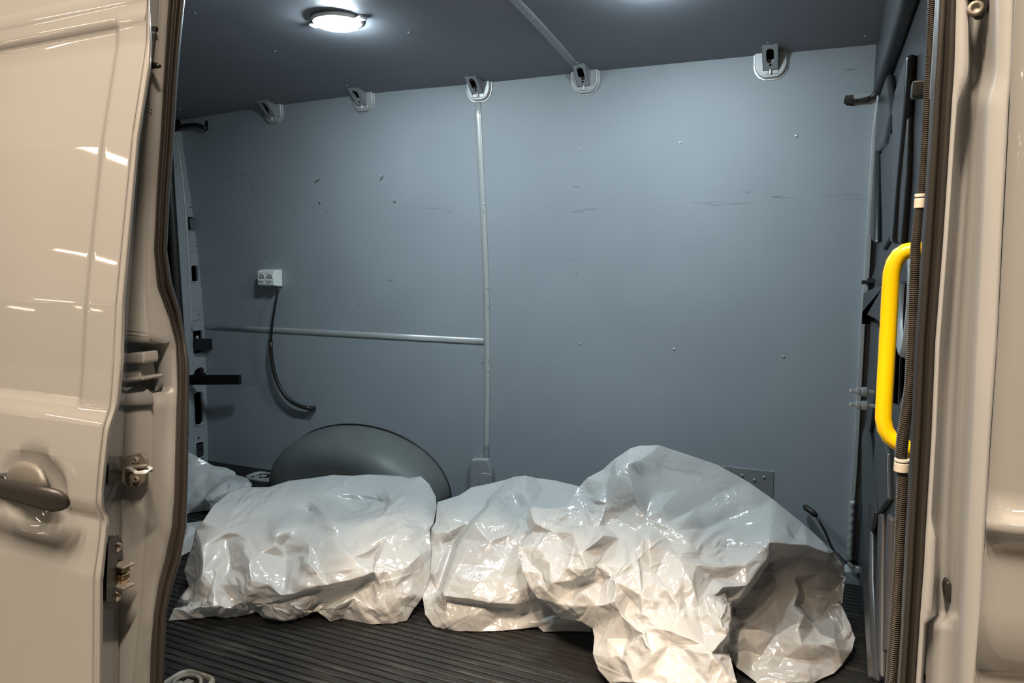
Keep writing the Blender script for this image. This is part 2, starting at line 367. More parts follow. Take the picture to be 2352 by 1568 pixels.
for (px, py) in ((1224, 40), (1326, 143)): screw_head(onceil(px, py, .003), (0, 0, -1), .004, .003, t3)
# screws and rivets in the boards
for (px, py) in ((755, 373), (925, 366), (600, 381), (676, 529), (453, 437), (446, 312), (467, 571), (481, 842), (481, 1010)):
    screw_head(onwall(px, py), (0, -1, 0), .0036, .0025, wb)
for (px, py) in ((1332, 343), (1331, 790)): screw_head(onwall(px, py), (0, -1, 0), .004, .003, wb)
for (px, py) in ((1562, 328), (1548, 802)): screw_head(onwall(px, py), (0, -1, 0), .0048, .003, wb)
for (px, py) in ((1829, 312), (1800, 819)): screw_head(onwall(px, py), (0, -1, 0), .0055, .0035, wb)
for (px, py) in ((735, 411), (880, 406)): screw_head(onwall(px, py), (-.1, -1, .1), .0045, .003, wb, shank=.022, name='long_screw')
for (px, py) in ((737, 463), (908, 461)): screw_head(onwall(px, py), (0, -1, 0), .0048, .003, wb, shank=.008, name='long_screw')
for (px, py) in ((1354, 627), (1325, 627)): screw_head(onwall(px, py), (0, -1, 0), .0028, .002, wb)
screw_head(onwall(1032, 1118), (0, -1, 0), .004, .003, wb)
for (px, py) in ((447, 29), (632, 117), (939, 74), (588, 227), (797, 196), (1072, 170), (1764, 97), (1987, 82), (413, 250)):
    screw_head(onceil(px, py), (0, 0, -1), .0042, .003, ce)

# ------------------------------------------------------------------ rear end: pillar with pressed openings
wl = empty('wall_left', (XL, 1.8, 0), kind='structure')
def L2(px, py): P = atx(px, py, XL); return (P[1], P[2])
edge_r = [(434, 262), (440, 330), (452, 450), (459, 560), (466, 660), (473, 735), (478, 800), (478, 940), (478, 1062)]
edge_l = [(425, 1062), (425, 940), (422, 800), (412, 720), (410, 640), (405, 560), (400, 455), (394, 330), (390, 262)]
def quadpx(*pts): return [L2(*p) for p in pts]
def rr_px(x0, y0, x1, y1, slant=0.0, r=.22):
    a = L2(x0, y0); d = L2(x1, y1); w = abs(d[0] - a[0]); h = abs(d[1] - a[1])
    return [(p[0], p[1]) for p in rrect((a[0] + d[0]) / 2, (a[1] + d[1]) / 2, w, h, min(w, h) * r)]
openings = [rr_px(430, 497, 449, 530), rr_px(438, 610, 456, 646), rr_px(443, 760, 467, 808, r=.1), rr_px(444, 903, 468, 972, r=.35), rr_px(447, 1017, 469, 1048)]
V, Fs = sheet([L2(*p) for p in edge_r + edge_l], openings)
post = slab([(XL, a, c) for a, c in V], Fs, (-.012, 0, 0)).build('post', 'post', wl)
for o_ in openings[:2] + openings[3:4]:                # pressed rims
    c = np.mean(o_, axis=0); pth = [(XL + .001, c[0] + (p[0] - c[0]) * 1.12, c[1] + (p[1] - c[1]) * 1.06) for p in o_]
    b = MB(); b.tube(pth + pth[:2], .004, 6, caps=False); b.build('rim', 'post', post, smooth=True)
# pressed ridge line running down the post; brighter steel paints in its highlight
rp = [(400, 312), (408, 335), (416, 385), (422, 440), (428, 520), (433, 600), (437, 680), (440, 740), (441, 760)]
b = MB(); b.tube([(XL + .001, *L2(*p)) for p in rp], .006, 8); b.build('ridge', 'steel', post, smooth=True)
for (x0, y0, x1, y1) in ((428, 555, 462, 577), (437, 713, 470, 732)):
    o_ = rr_px(x0, y0, x1, y1, r=.2); pth = [(XL + .001, *p) for p in o_]
    b = MB(); b.tube(pth + pth[:2], .003, 6, caps=False); b.build('pressed_bead', 'post', post, smooth=True)
b = MB(); b.prism([(XL - .008, *L2(*p)) for p in ((396, 453), (453, 455), (453, 457), (396, 456))], (.010, 0, 0)); b.build('seam', 'post', post)
for (px, py) in ((404, 380), (438, 476), (449, 565), (457, 722)):
    b = MB(); b.lathe((XL, *L2(px, py)), (1, 0, 0), [(.0035, -.004), (.0035, .0012)], n=8); b.build('drain_hole', 'void', post)
# vent grille with louvres
b = MB(); o_ = rr_px(447, 1017, 469, 1048); c = np.mean(o_, axis=0)
b.tube([(XL + .002, *p) for p in o_ + o_[:2]], .005, 6, caps=False); gr = b.build('vent_grille', 'post', post, smooth=True)
zs = [L2(460, yy)[1] for yy in (1022, 1028, 1034, 1040, 1045)]
for z in zs:
    b = MB(); b.box((XL - .004, c[0], z), (.006, .075, .009)); b.build('slat', 'beam', gr)
b = MB(); b.lathe((XL, *L2(455, 1005)), (1, 0, 0), [(.011, -.001), (.011, .002), (.006, .003), (.006, -.004)], n=12); b.build('grommet', 'steel', post, smooth=True)
b = MB(); b.lathe((XL, *L2(455, 1005)), (1, 0, 0), [(.006, .0), (.006, .0032)], n=10); b.build('grommet_hole', 'void', post)
# rear doors shut behind the post
b = MB(); b.box((XL - .09, 1.75, .93), (.03, 2.0, 2.0)); b.build('rear_door_skin', 'void', wl)
b = MB(); b.tube([(XL + .01, *L2(*p)) for p in ((382, 330), (388, 440), (396, 560), (404, 680), (412, 800), (420, 1000))], .022, 10); b.build('rear_door_gasket', 'rubber', wl, smooth=True)

# ------------------------------------------------------------------ bulkhead on the right
wr = empty('wall_right', (XR, 1.8, 0), kind='structure')
XB = .14
def B2(px, py): P = atx(px, py, XB); return (P[1], P[2])
def clampy(p): return (min(max(p[0], .82), 2.66), p[1])
out_px = [(2066, 0), (2040, 98), (2013, 235), (2009, 268), (2013, 290), (2010, 330), (2008, 480), (2000, 600), (1992, 690), (1988, 800), (1984, 900), (1980, 1040), (1975, 1150), (1977, 1289), (1983, 1352), (1992, 1430)]
ob = [clampy(B2(*p)) for p in out_px] + [(1.6, -.0), (.80, -.0), (.80, 1.75), (1.9, 1.83)]
ob[-5] = (2.1, 0.0)
# keep it simple and monotone: far edge list from top to floor
far = [clampy(B2(*p)) for p in out_px[:13]] + [(2.66, .02)]
ob = far + [(.80, .0), (.80, 1.72), (1.4, 1.80)]
slots = []
def Bpoly(*pts): return [clampy(B2(*p)) for p in pts]
hole = circ(*B2(2086, 690), .085, .085, 28)
slots = [Bpoly((2030, 780), (2044, 772), (2040, 870), (2026, 880)), Bpoly((2056, 800), (2068, 790), (2062, 930), (2050, 925)),
         Bpoly((2069, 785), (2081, 778), (2076, 900), (2063, 935)),
         Bpoly((2001, 720), (2007, 722), (2003, 800), (1997, 790)), Bpoly((1990, 830), (1997, 850), (1996, 880), (1989, 880)),
         Bpoly((1984, 960), (1989, 985), (1988, 1010), (1983, 1005)),
         Bpoly((2020, 1195), (2025, 1200), (2017, 1370), (2012, 1362)), Bpoly((2040, 1200), (2048, 1205), (2042, 1340), (2034, 1330))]
V, Fs = sheet(ob, [hole] + slots)
bs = slab([(XB, a, c) for a, c in V], Fs, (.004, 0, 0)).build('bulkhead_sheet', 'bulk', wr)
b = MB(); b.box((XB + .06, 1.75, .9), (.01, 2.0, 1.9)); b.build('cab_side_cavity', 'void', wr)
def press(pts, d, m='bulk', name='pressed_panel', bev=.008, parent=None):
    P = Bpoly(*pts); bb = MB(); bb.prism([(XB - d, *p) for p in P], (d + .002, 0, 0)); return bb.build(name, m, parent or bs, bevel=bev, segs=3)
press([(2085, -40), (2062, 0), (2032, 120), (2013, 225), (2009, 262), (2018, 280), (2034, 215), (2054, 160), (2080, 90), (2112, 0), (2120, -40)], .035, 'beam', 'diagonal_beam', .012)
press([(2014, 330), (2030, 235), (2056, 170), (2066, 260), (2050, 330), (2028, 350), (2024, 560), (2014, 545)], .022, 'bulk', 'pressed_panel', .012)
press([(2030, 352), (2056, 300), (2064, 420), (2056, 540), (2036, 575)], .010, 'beam', 'pressed_panel', .008)
press([(2070, 250), (2078, 200), (2096, 150), (2108, 120), (2100, 260), (2084, 420), (2072, 560), (2066, 560), (2072, 380)], .020, 'bulk', 'pressed_rib', .014)
press([(2088, 300), (2100, 240), (2096, 400), (2084, 560), (2076, 560)], .012, 'beam', 'pressed_rib', .006)
press([(2026, 590), (2060, 570), (2100, 560), (2096, 650), (2030, 655), (2006, 640)], .008, 'beam', 'pressed_panel', .006)
press([(1970, 690), (1996, 664), (2030, 662), (2060, 655), (2058, 745), (2028, 730), (1996, 712), (1974, 705)], .028, 'beam', 'cross_beam', .006)
press([(2008, 735), (2024, 742), (2020, 900), (2004, 1000), (1998, 920), (2006, 800)], .010, 'beam', 'pressed_panel', .006)
press([(1990, 1000), (2002, 960), (2016, 1100), (2022, 1180), (2000, 1300), (1990, 1120)], .014, 'bulk', 'pressed_panel', .010)
press([(2026, 960), (2050, 1040), (2052, 1150), (2030, 1180), (2018, 1060)], .012, 'bulk', 'pressed_panel', .012)
press([(1996, 1320), (2006, 1180), (2014, 1150), (2014, 1330), (2022, 1480), (2030, 1568), (2014, 1568)], .018, 'bulk', 'pressed_rib', .010)
press([(2024, 1400), (2030, 1180), (2036, 1180), (2034, 1380), (2034, 1560)], .012, 'beam', 'pressed_rib', .006)
press([(2052, 1180), (2058, 1190), (2050, 1500), (2042, 1500)], .012, 'beam', 'pressed_rib', .006)
b = MB(); hc = B2(2086, 690); b.lathe((XB - .012, *hc), (1, 0, 0), [(.088, .014), (.097, 0), (.104, .002), (.110, .014)], n=30, cap=False); b.build('speaker_opening_rim', 'post', bs, smooth=True)
for (px, py) in ((1987, 652), (1978, 672), (2000, 648)):
    P = atx(px, py, XB - .02); b = MB(); b.lathe(P, (-1, 0, 0), [(.012, -.01), (.012, .01), (.006, .01), (.006, .025)], n=8); b.build('bolt', 'black', bs)
# studs with nuts
for (px, py) in ((2000, 901), (2001, 933)):
    P = atx(px + 12, py, XB - .005); b = MB()
    b.lathe(P, (-1, 0, .0), [(.006, 0), (.006, .02), (.013, .022), (.013, .034), (.010, .036), (.011, .040), (.011, .048), (.006, .050), (.006, .062), (.004, .066)], n=8)
    b.build('stud', 'screw', bs)
# light corner post between far wall and bulkhead
def cpost(px, py, y=2.655): return aty(px, py, min(y, wy(1.0)))
cp = [(2033, 100, 15), (2024, 160, 10), (2016, 230, 6), (2009, 300, 12), (2003, 420, 14), (1996, 540, 14), (1990, 640, 14), (1981, 740, 14), (1975, 860, 13), (1968, 1000, 12), (1962, 1100, 12), (1957, 1150, 13), (1954, 1210, 15), (1950, 1290, 15)]
b = MB(); b.loft([[aty(p - w_ / 2, q, wy(1.0) - .045) if False else aty(p - w_ / 2, q, wy(max(0, aty(p, q, 2.66)[2])) - .022), aty(p + w_ / 2, q, wy(max(0, aty(p, q, 2.66)[2])) - .022), aty(p + w_ / 2, q, wy(1.0) + .01), aty(p - w_ / 2, q, wy(1.0) + .01)] for p, q, w_ in cp], closed=True, caps=True)
b.build('corner_post', 'steel', wr, bevel=.003)
b = MB(); wts = [(1957 + 2 * math.sin(i * 2.1), 1150 + i * 6, 6) for i in range(24)]
b.tube([aty(p - i * .25, q, 2.655) for i, (p, q, _) in enumerate(wts)], [.009 + .0009 * math.sin(i * 1.9) for i in range(24)], 8); b.build('weld_bead', 'steel', wr, smooth=True)
# foot of the corner post with crumpled foil-like sealant
b = MB(); b.box(aty(1965, 1322, 2.52), (.07, .06, .05)); b.build('post_foot', 'post', wr, bevel=.006)
b = MB(); b.tube([aty(x_, y_, 2.49) for x_, y_ in ((1948, 1292), (1955, 1300), (1962, 1306), (1970, 1312), (1966, 1318), (1958, 1310))], [.006, .009, .007, .01, .006, .004], 7); b.build('silver_tape', 'screw', wr, smooth=False)

# ------------------------------------------------------------------ near side of the van body around the sliding door opening
wf = empty('wall_front', (-.4, .85, 0), kind='structure')
LEAN = .14
def body(px, py, y0): P = aty(px, py, y0); return aty(px, py, y0 + LEAN * (P[2] - .95))
ROWS = [-240, -80, 0, 90, 200, 320, 450, 575, 650, 715, 765, 784, 796, 806, 834, 865, 884, 896, 906, 940, 984, 1084, 1134, 1209, 1284, 1344, 1409, 1480, 1568, 1720]
seal_r = [(-240, 438), (0, 425), (75, 417), (200, 407), (325, 400), (450, 390), (575, 384), (650, 395), (715, 415), (784, 427), (834, 435), (1084, 432), (1209, 429), (1284, 415), (1344, 397), (1409, 382), (1568, 377), (1720, 375)]
seal_l = [(-240, 398), (0, 385), (150, 375), (300, 367), (450, 357), (600, 350), (665, 360), (720, 385), (784, 402), (884, 405), (1034, 400), (1184, 397), (1269, 380), (1359, 357), (1459, 345), (1568, 342), (1720, 340)]
face_r = [(-240, 385), (0, 371), (160, 360), (320, 345), (500, 340), (650, 335), (715, 338), (784, 346), (834, 348), (884, 350), (984, 352), (1109, 350), (1134, 345), (1284, 330), (1434, 320), (1568, 305), (1720, 290)]
inner_r = [(-240, 375), (60, 358), (350, 319), (550, 305), (700, 295), (784, 291), (934, 285), (1034, 280), (1134, 275), (1234, 272), (1434, 270), (1568, 270), (1720, 270)]
b = MB(); rows = []
for q in ROWS:
    a = tab(inner_r, q); c = tab(face_r, q); d = tab(seal_l, q); e = tab(seal_r, q)
    pk = .05 if 796 <= q <= 896 else 0.0
    rows.append([body(a - 70, q, .80 + pk), body(a - 10, q, .795 + pk), body(c - 6, q, .795 + pk), body(c, q, .80 + pk), body(lerp(c, d, .2), q, .80 + .00012 * (d - c) + pk * .7), body(lerp(c, d, .8), q, .80 + .00048 * (d - c)), body(d + 6, q, .806 + .0006 * (d - c)), body(e - 8, q, .87), body(e - 10, q, .95)])
b.loft(rows); rear_pillar = b.build('rear_pillar', 'paint_lit', wf, smooth=True, solid=-.004)
# lock pocket in the pillar, ledge above it and weld seams
b = MB(); b.prism([body(x_, y_, .79) for x_, y_ in ((286, 812), (328, 808), (330, 832), (326, 836), (286, 836))], (0, .03, 0)); b.build('roller_guide', 'paint_lit', rear_pillar, bevel=.004)
b = MB(); b.prism([body(x_, y_, .80) for x_, y_ in ((288, 836), (318, 834), (322, 868), (288, 872))], (0, .03, 0)); b.build('guide_neck', 'paint_lit', rear_pillar, bevel=.003)
b = MB(); b.prism([body(x_, y_, .785) for x_, y_ in ((286, 868), (327, 865), (328, 874), (286, 880))], (0, .04, 0)); b.build('guide_foot', 'paint_lit', rear_pillar, bevel=.003)
b = MB(); b.loft([[body(284, 884, .815), body(322, 880, .815)], [body(282, 905, .795), body(350, 903, .795)], [body(282, 930, .787), body(353, 925, .787)], [body(281, 935, .79), body(353, 930, .79)]]); b.build('welded_ledge', 'paint_lit', rear_pillar, smooth=True)
for (yy, n_) in ((238, 3), (760, 2)):
    for k in range(n_):
        b = MB(); b.tube([body(tab(inner_r, yy) + 3, yy + 9 * k, .7955), body(tab(face_r, yy) - 5, yy + 9 * k + 3, .7955)], .0011, 6); b.build('weld_ripple', 'paint_lit', rear_pillar, smooth=True)
# pressed swage near the lower pillar
b = MB(); b.tube([body(x_, y_, .828) for x_, y_ in ((351, 1120), (357, 1165), (357, 1230), (355, 1290), (355, 1310), (362, 1316))], [.002, .009, .010, .010, .009, .005], 10); b.build('pressed_swage', 'paint_lit', rear_pillar, smooth=True)
# black sealing profile, two lips
def closed_seal(lt, rt, yf, m, name, parent, dep=.014):
    bb = MB(); rr = []
    for q in ROWS:
        l, r = tab(lt, q), tab(rt, q); w_ = (r - l); y0 = yf(q)
        rr.append([body(l, q, y0), body(l + .12 * w_, q, y0 - dep * .7), body(l + .3 * w_, q, y0 - dep), body(l + .47 * w_, q, y0 - dep * .75), body(l + .54 * w_, q, y0 - dep * .25), body(l + .62 * w_, q, y0 - dep * .7), body(l + .8 * w_, q, y0 - dep * .85), body(l + .95 * w_, q, y0 - dep * .4), body(r, q, y0), body(r - .1 * w_, q, y0 + .012), body(l + .1 * w_, q, y0 + .012)])
    bb.loft(rr, closed=True, caps=True); return bb.build(name, m, parent, smooth=True)
closed_seal(seal_l, seal_r, lambda q: .808 + .0006 * (tab(seal_l, q) - tab(face_r, q)), 'seal', 'door_seal', wf)
# header and sill and body side beyond the opening (mostly out of frame)
b = MB(); b.box((-.45, .93, 1.83), (2.3, .12, .30)); b.build('header', 'paint_lit', wf, bevel=.01)
b = MB(); b.box((-.42, .62, -.12), (1.30, .56, .2)); b.build('sill_step', 'beam', wf, bevel=.01)
b = MB(); b.box((-2.25, .93, .9), (1.75, .06, 2.1)); b.build('inner_side', 'post', wf)

# right-hand pillar: a pressed section lofted from top to bottom
RC = [ # py, then px of: seal left, seal right, flange right, shadow right, recess right, ridge left, ridge right, outer right
 (-260, 2150, 2196, 2226, 2240, 2274, 2290, 2302, 2340),
 (0, 2152, 2195, 2224, 2232, 2272, 2282, 2292, 2329),
 (150, 2143, 2191, 2226, 2234, 2270, 2280, 2290, 2324),
 (185, 2140, 2189, 2222, 2232, 2264, 2276, 2287, 2322),
 (235, 2138, 2185, 2200, 2220, 2250, 2262, 2274, 2317),
 (320, 2134, 2180, 2193, 2212, 2246, 2256, 2268, 2313),
 (550, 2120, 2165, 2178, 2197, 2234, 2246, 2258, 2301),
 (784, 2104, 2147, 2160, 2179, 2222, 2233, 2246, 2290),
 (1000, 2094, 2138, 2151, 2170, 2212, 2222, 2236, 2275),
 (1190, 2084, 2127, 2140, 2160, 2204, 2213, 2227, 2264),
 (1235, 2081, 2124, 2150, 2162, 2203, 2211, 2225, 2262),
 (1300, 2078, 2121, 2148, 2160, 2202, 2210, 2222, 2259),
 (1415, 2072, 2112, 2140, 2152, 2198, 2204, 2218, 2254),
 (1432, 2072, 2111, 2124, 2136, 2197, 2203, 2217, 2253),
 (1568, 2063, 2102, 2116, 2126, 2192, 2197, 2211, 2240),
 (1760, 2050, 2090, 2104, 2114, 2184, 2190, 2204, 2232)]
RY = [.80, .79, .785, .81, .785, .735, .715, .705]
RCF = []
for q in np.arange(-260, 1761, 18.0):
    r = [float(np.interp(q, [c[0] for c in RC], [c[k] for c in RC])) for k in range(1, 9)]; RCF.append((q, r))
b = MB(); rows = []
for q, r in RCF:
    deep = .81 if q < 1425 else .79
    rows.append([aty(r[0] - 4 if q < 230 else r[0] + 8, q, .86), aty(r[1], q, RY[1]), aty(r[1] + 3, q, .775), aty(r[2] - 2, q, .772), aty(r[2], q, .776), aty(lerp(r[2], r[3], .5), q, .80), aty(r[3], q, deep), aty(lerp(r[3], r[4], .5), q, deep - .012), aty(r[4], q, deep - .035), aty(r[5], q, .728), aty(r[6] - 3, q, .715), aty(r[6], q, .713), aty(r[7] - 10, q, .705), aty(r[7], q, .705), aty(r[7] + 2, q, .74)])
b.loft(rows); front_pillar = b.build('front_pillar', 'paint_lit', wf, smooth=True, solid=-.004)
for (px, py, rx, rz) in ((2180, 1360, .0045, .0105), (2142, 1568, .007, .010)):
    P = aty(px, py, .791); b = MB(); n_ = 20
    ring = lambda k, yy: [(P[0] + rx * k * math.cos(a) + rz * k * -.13 * math.sin(a), yy, P[2] + rz * k * math.sin(a)) for a in np.linspace(0, 2 * math.pi, n_, endpoint=False)]
    b.loft([ring(1.02, P[1] + .012), ring(1.0, P[1] - .0005), ring(.9, P[1] - .001)], closed=True, caps=True); b.build('access_hole', 'rubber', front_pillar, smooth=True)
sealR_l = [(q, r[0] - 2) for q, r in RCF]; sealR_r = [(q, r[1] + 2) for q, r in RCF]
bb = MB(); rr = []
for q, r in RCF:
    l, rt = r[0] - 2, r[1] + 2; w_ = rt - l
    rr.append([aty(l, q, .80), aty(l + .15 * w_, q, .788), aty(l + .35 * w_, q, .783), aty(l + .5 * w_, q, .788), aty(l + .58 * w_, q, .793), aty(l + .66 * w_, q, .785), aty(l + .85 * w_, q, .780), aty(rt, q, .785), aty(rt - 3, q, .80), aty(l + 3, q, .81)])
bb.loft(rr, closed=True, caps=True); bb.build('door_seal', 'seal', wf, smooth=True)
# catch screwed to the pillar at the top
ct = empty('door_catch', aty(2245, 20, .77), 'black screwed catch at the top of the right pillar', 'catch')
b = MB(); b.prism([aty(x_, y_, .785) for x_, y_ in ((2222, -40), (2268, -40), (2266, 20), (2258, 42), (2246, 50), (2234, 44), (2228, 20), (2224, 0))], (0, -.014, 0)); b.build('body', 'black', ct, bevel=.004)
for (px, py) in ((2240, 20), (2236, -22)):
    b = MB(); b.lathe(aty(px, py, .770), (0, -1, 0), [(.0065, -.002), (.0065, .002), (.004, .003), (.003, .001)], n=12); b.build('screw', 'dirty', ct, smooth=True)

# front passenger door edge at the far right
pdx = [(-260, 2345), (0, 2330), (320, 2315), (784, 2291), (1190, 2264), (1230, 2264), (1530, 2240), (1568, 2238), (1760, 2228)]
pd = empty('passenger_door', aty(2330, 1000, .69), 'pale beige front door panel with a swage line at far right', 'door')
b = MB(); rows = []
for q in list(np.arange(-260, 1180, 60)) + [1180, 1196, 1210, 1222, 1230, 1260, 1400, 1520, 1534, 1548, 1568, 1760]:
    e = tab(pdx, q); d = 0
    if 1196 <= q <= 1222: d = -.007
    if 1180 < q < 1196: d = -.0035
    if q >= 1230: d = .004
    if q >= 1534: d = .012
    y0 = .69 + d
    rows.append([aty(e, q, y0 + .04), aty(e, q, y0 + .003), aty(e + 3, q, y0), aty(e + 60, q + 6, y0 - .004), aty(e + 320, q + 26, y0 - .02)])
b.loft(rows); b.build('door_skin', 'paint', pd, smooth=True)

# ------------------------------------------------------------------ sliding door, slid open to the left
sd = empty('sliding_door', (-1.2, .68, .1), 'silver sliding door slid open at left with black handle', 'door')
skin_e = [(-240, 352), (20, 335), (95, 332), (300, 300), (575, 272), (700, 260), (859, 252), (925, 247), (944, 244), (979, 232), (1064, 222), (1154, 215), (1172, 219), (1192, 227), (1249, 220), (1324, 209), (1568, 207), (1760, 206)]
flange_e = [(-240, 358), (20, 344), (95, 348), (150, 347), (320, 320), (550, 300), (700, 287), (834, 285), (929, 275), (979, 257), (1019, 250), (1134, 238), (1169, 239), (1194, 252), (1259, 245), (1334, 237), (1568, 236), (1760, 236)]
XD = -.917
DR = [-240, -120, -40, 0, 48, 95, 150, 200, 260, 320, 400, 480, 575, 640, 700, 784, 859, 900, 925, 944, 960, 979, 1019, 1064, 1110, 1154, 1163, 1172, 1182, 1192, 1220, 1259, 1324, 1400, 1480, 1568, 1660, 1760]
def dy(q): return atx(tab(skin_e, q), q, XD)[1]
zy = sorted([(atx(tab(skin_e, q), q, XD)[2], dy(q)) for q in DR]); zz_ = [p[0] for p in zy]; yy_ = [p[1] for p in zy]
def dsurf(z): return tab(list(zip(zz_, yy_)), z)
def ondoor(px, py, off=0.0):
    y = .7
    for _ in range(8): P = aty(px, py, y); y = dsurf(P[2]) - off
    return aty(px, py, y)
# skin as a profile pushed along X, with the pressed upper panel recessed
zs = sorted(set([round(z, 4) for z in np.arange(-.15, 1.95, .012)] + [round(z, 4) for z in zz_]))
xs = [XD] + [XD - .004, XD - .012] + list(np.arange(XD - .03, -2.2, -.014))
def lineat(p, q, px): return p[1] + (q[1] - p[1]) * (px - p[0]) / (q[0] - p[0])
corner = ondoor(258, 78); low = ondoor(170, 912); crease_top = ondoor(190, 60)
PX = ondoor(232, 330)[0]                                     # the panel's front edge in X
ZT, ZB = ondoor(120, 84)[2], ondoor(120, 918)[2]
def recess(x, z):
    def st(a, w_): return min(max(a / w_ + .5, 0), 1)
    def sm(a): return a * a * (3 - 2 * a)
    k = sm(st(PX - x, .014)) * sm(st(ZT - z, .016)) * sm(st(z - ZB, .010))
    h = .004 * k
    for (a, w_) in ((ondoor(150, 28)[2], .005), (ondoor(150, 92)[2] + .012, .004)): h += -.003 * math.exp(-((z - a) / w_) ** 2)
    return h
hc_x, hc_z = ondoor(72, 1128)[0], ondoor(72, 1128)[2]
def cup(x, z):
    rx, rz = (x - hc_x) / .082, (z - hc_z) / .062
    d = rx * rx + rz * rz
    return .013 * (1 - d) ** .8 if d < 1 else 0.0
XC = sorted(set(xs + list(np.arange(hc_x - .09, hc_x + .09, .005))), reverse=True)
b = MB(); b.loft([[(x, dsurf(z) + recess(x, z) + cup(x, z), z) for x in XC] for z in zs])
b.build('outer_skin', 'paint', sd, smooth=True)
b = MB(); rows = []
for q in np.arange(-240, 1761, 12.0):
    l, r, i = tab(skin_e, q), tab(flange_e, q), max(tab(inner_r, q) + 2, tab(flange_e, q) + 3); w_ = r - l
    P = atx(l, q, XD); y0 = dsurf(P[2])
    rows.append([P, aty(l + .10 * w_, q, y0 - .001), aty(l + .22 * w_, q, y0 + .003), aty(l + .50 * w_, q, y0 + .0045), aty(l + .60 * w_, q, y0 + .0005), aty(l + .70 * w_, q, y0 + .0005), aty(l + .80 * w_, q, y0 + .005), aty(l + .93 * w_, q, y0 + .006), aty(r, q, y0 + .010), aty(r + .5, q, y0 + .014), aty(r + .5, q, y0 + .020), aty(i, q, y0 + .085), aty(i - 30, q, y0 + .09)])
b.loft(rows); b.build('edge_flange', 'paint', sd, smooth=True)
b = MB(); b.loft([[(-1.34, dsurf(z) + .075, z), (-2.2, dsurf(z) + .075, z), (-2.2, dsurf(z) + .085, z), (-1.34, dsurf(z) + .085, z)] for z in np.linspace(.0, 1.8, 30)], closed=True, caps=True); b.build('inner_panel', 'post', sd)
# amber wax stain on the upper flange
# handle: grip bar, mount cup body
b = MB(); gp_ = []
for (x_, y_, w_) in ((-60, 1101, 17), (-20, 1114, 19), (10, 1124, 21), (50, 1133, 22), (90, 1142, 23), (120, 1148, 23), (140, 1150, 19), (152, 1152, 13), (158, 1154, 6)):
    P = ondoor(x_, y_, .036 if x_ < 110 else .036 - (x_ - 110) * .0003); k = w_ * .00074
    gp_.append([P + np.array([0, .6 * k * math.cos(a) * .8, k * math.sin(a)]) for a in np.linspace(0, 2 * math.pi, 14, endpoint=False)])
b.loft(gp_, closed=True, caps=True); hd = b.build('handle', 'handle', sd, smooth=True)
b = MB()
for k, (s_, off) in enumerate(((1.06, .0), (1.0, .010), (.93, .024), (.80, .034), (.5, .038))): pass
lug = [(12, 1100), (20, 1078), (34, 1062), (56, 1057), (84, 1064), (100, 1078), (108, 1096), (116, 1118), (100, 1130), (40, 1122), (20, 1114)]
lc = np.mean(np.array(lug), axis=0)
b.loft([[ondoor(lc[0] + (x_ - lc[0]) * s_, lc[1] + (y_ - lc[1]) * s_, o_) for x_, y_ in lug] for s_, o_ in ((1.0, -.022), (1.0, .006), (.96, .018), (.86, .024), (.5, .027))], closed=True, caps=True)
b.build('lock_housing', mat('warm grey plastic', (.085, .08, .072), rough=.5), sd, smooth=True)
b = MB(); b.prism([ondoor(x_, y_, .012) for x_, y_ in ((-30, 1092), (8, 1092), (18, 1112), (-30, 1108))], (0, .02, 0)); b.build('key_cover', 'black', sd, bevel=.002)
# black cable grommet and contact block on the door's edge
b = MB(); P0 = [(249, 1064), (262, 1061), (271, 1070), (273, 1086), (268, 1102), (258, 1111), (247, 1110)]
def onedge(px, py):                                          # point on the door's front edge face
    l, r, i = tab(skin_e, py), tab(flange_e, py), max(tab(inner_r, py) + 2, tab(flange_e, py) + 3)
    y0 = dsurf(atx(l, py, XD)[2]); t = (px - r) / max(i - r, 1); return aty(px, py, y0 + lerp(.020, .085, t) - .002)
b.prism([onedge(*p) for p in P0], (.006, -.004, 0)); gm = b.build('grommet', 'black', sd, bevel=.002)
cb = [(240, 1374), (246, 1240), (256, 1230), (270, 1226), (278, 1234), (279, 1268), (277, 1330), (272, 1362), (262, 1376)]
b = MB(); b.prism([onedge(*p) + np.array([0, 0, 0]) for p in cb], (.016, -.010, 0)); blk = b.build('contact_block', 'black', sd, bevel=.004)
for (px, py) in ((266, 1247), (265, 1358)):
    b = MB(); P = onedge(px, py) + np.array([.017, -.011, 0]); b.lathe(P, (.85, -.5, 0), [(.008, -.002), (.008, .0015), (.005, .002), (.004, -.001)], n=12); b.build('screw', 'dirty', blk, smooth=True)
for k in range(3):
    P = onedge(276, 1288 + 15 * k) + np.array([.026, -.018, 0]); b = MB(); b.box(P, (.022, .014, .0085)); b.build('contact', 'brass', blk, bevel=.002)
for py in (1279, 1325):
    P = onedge(272, py) + np.array([.024, -.016, 0]); b = MB(); b.box(P, (.040, .020, .004)); b.build('contact_frame', 'dirty', blk, bevel=.0015)

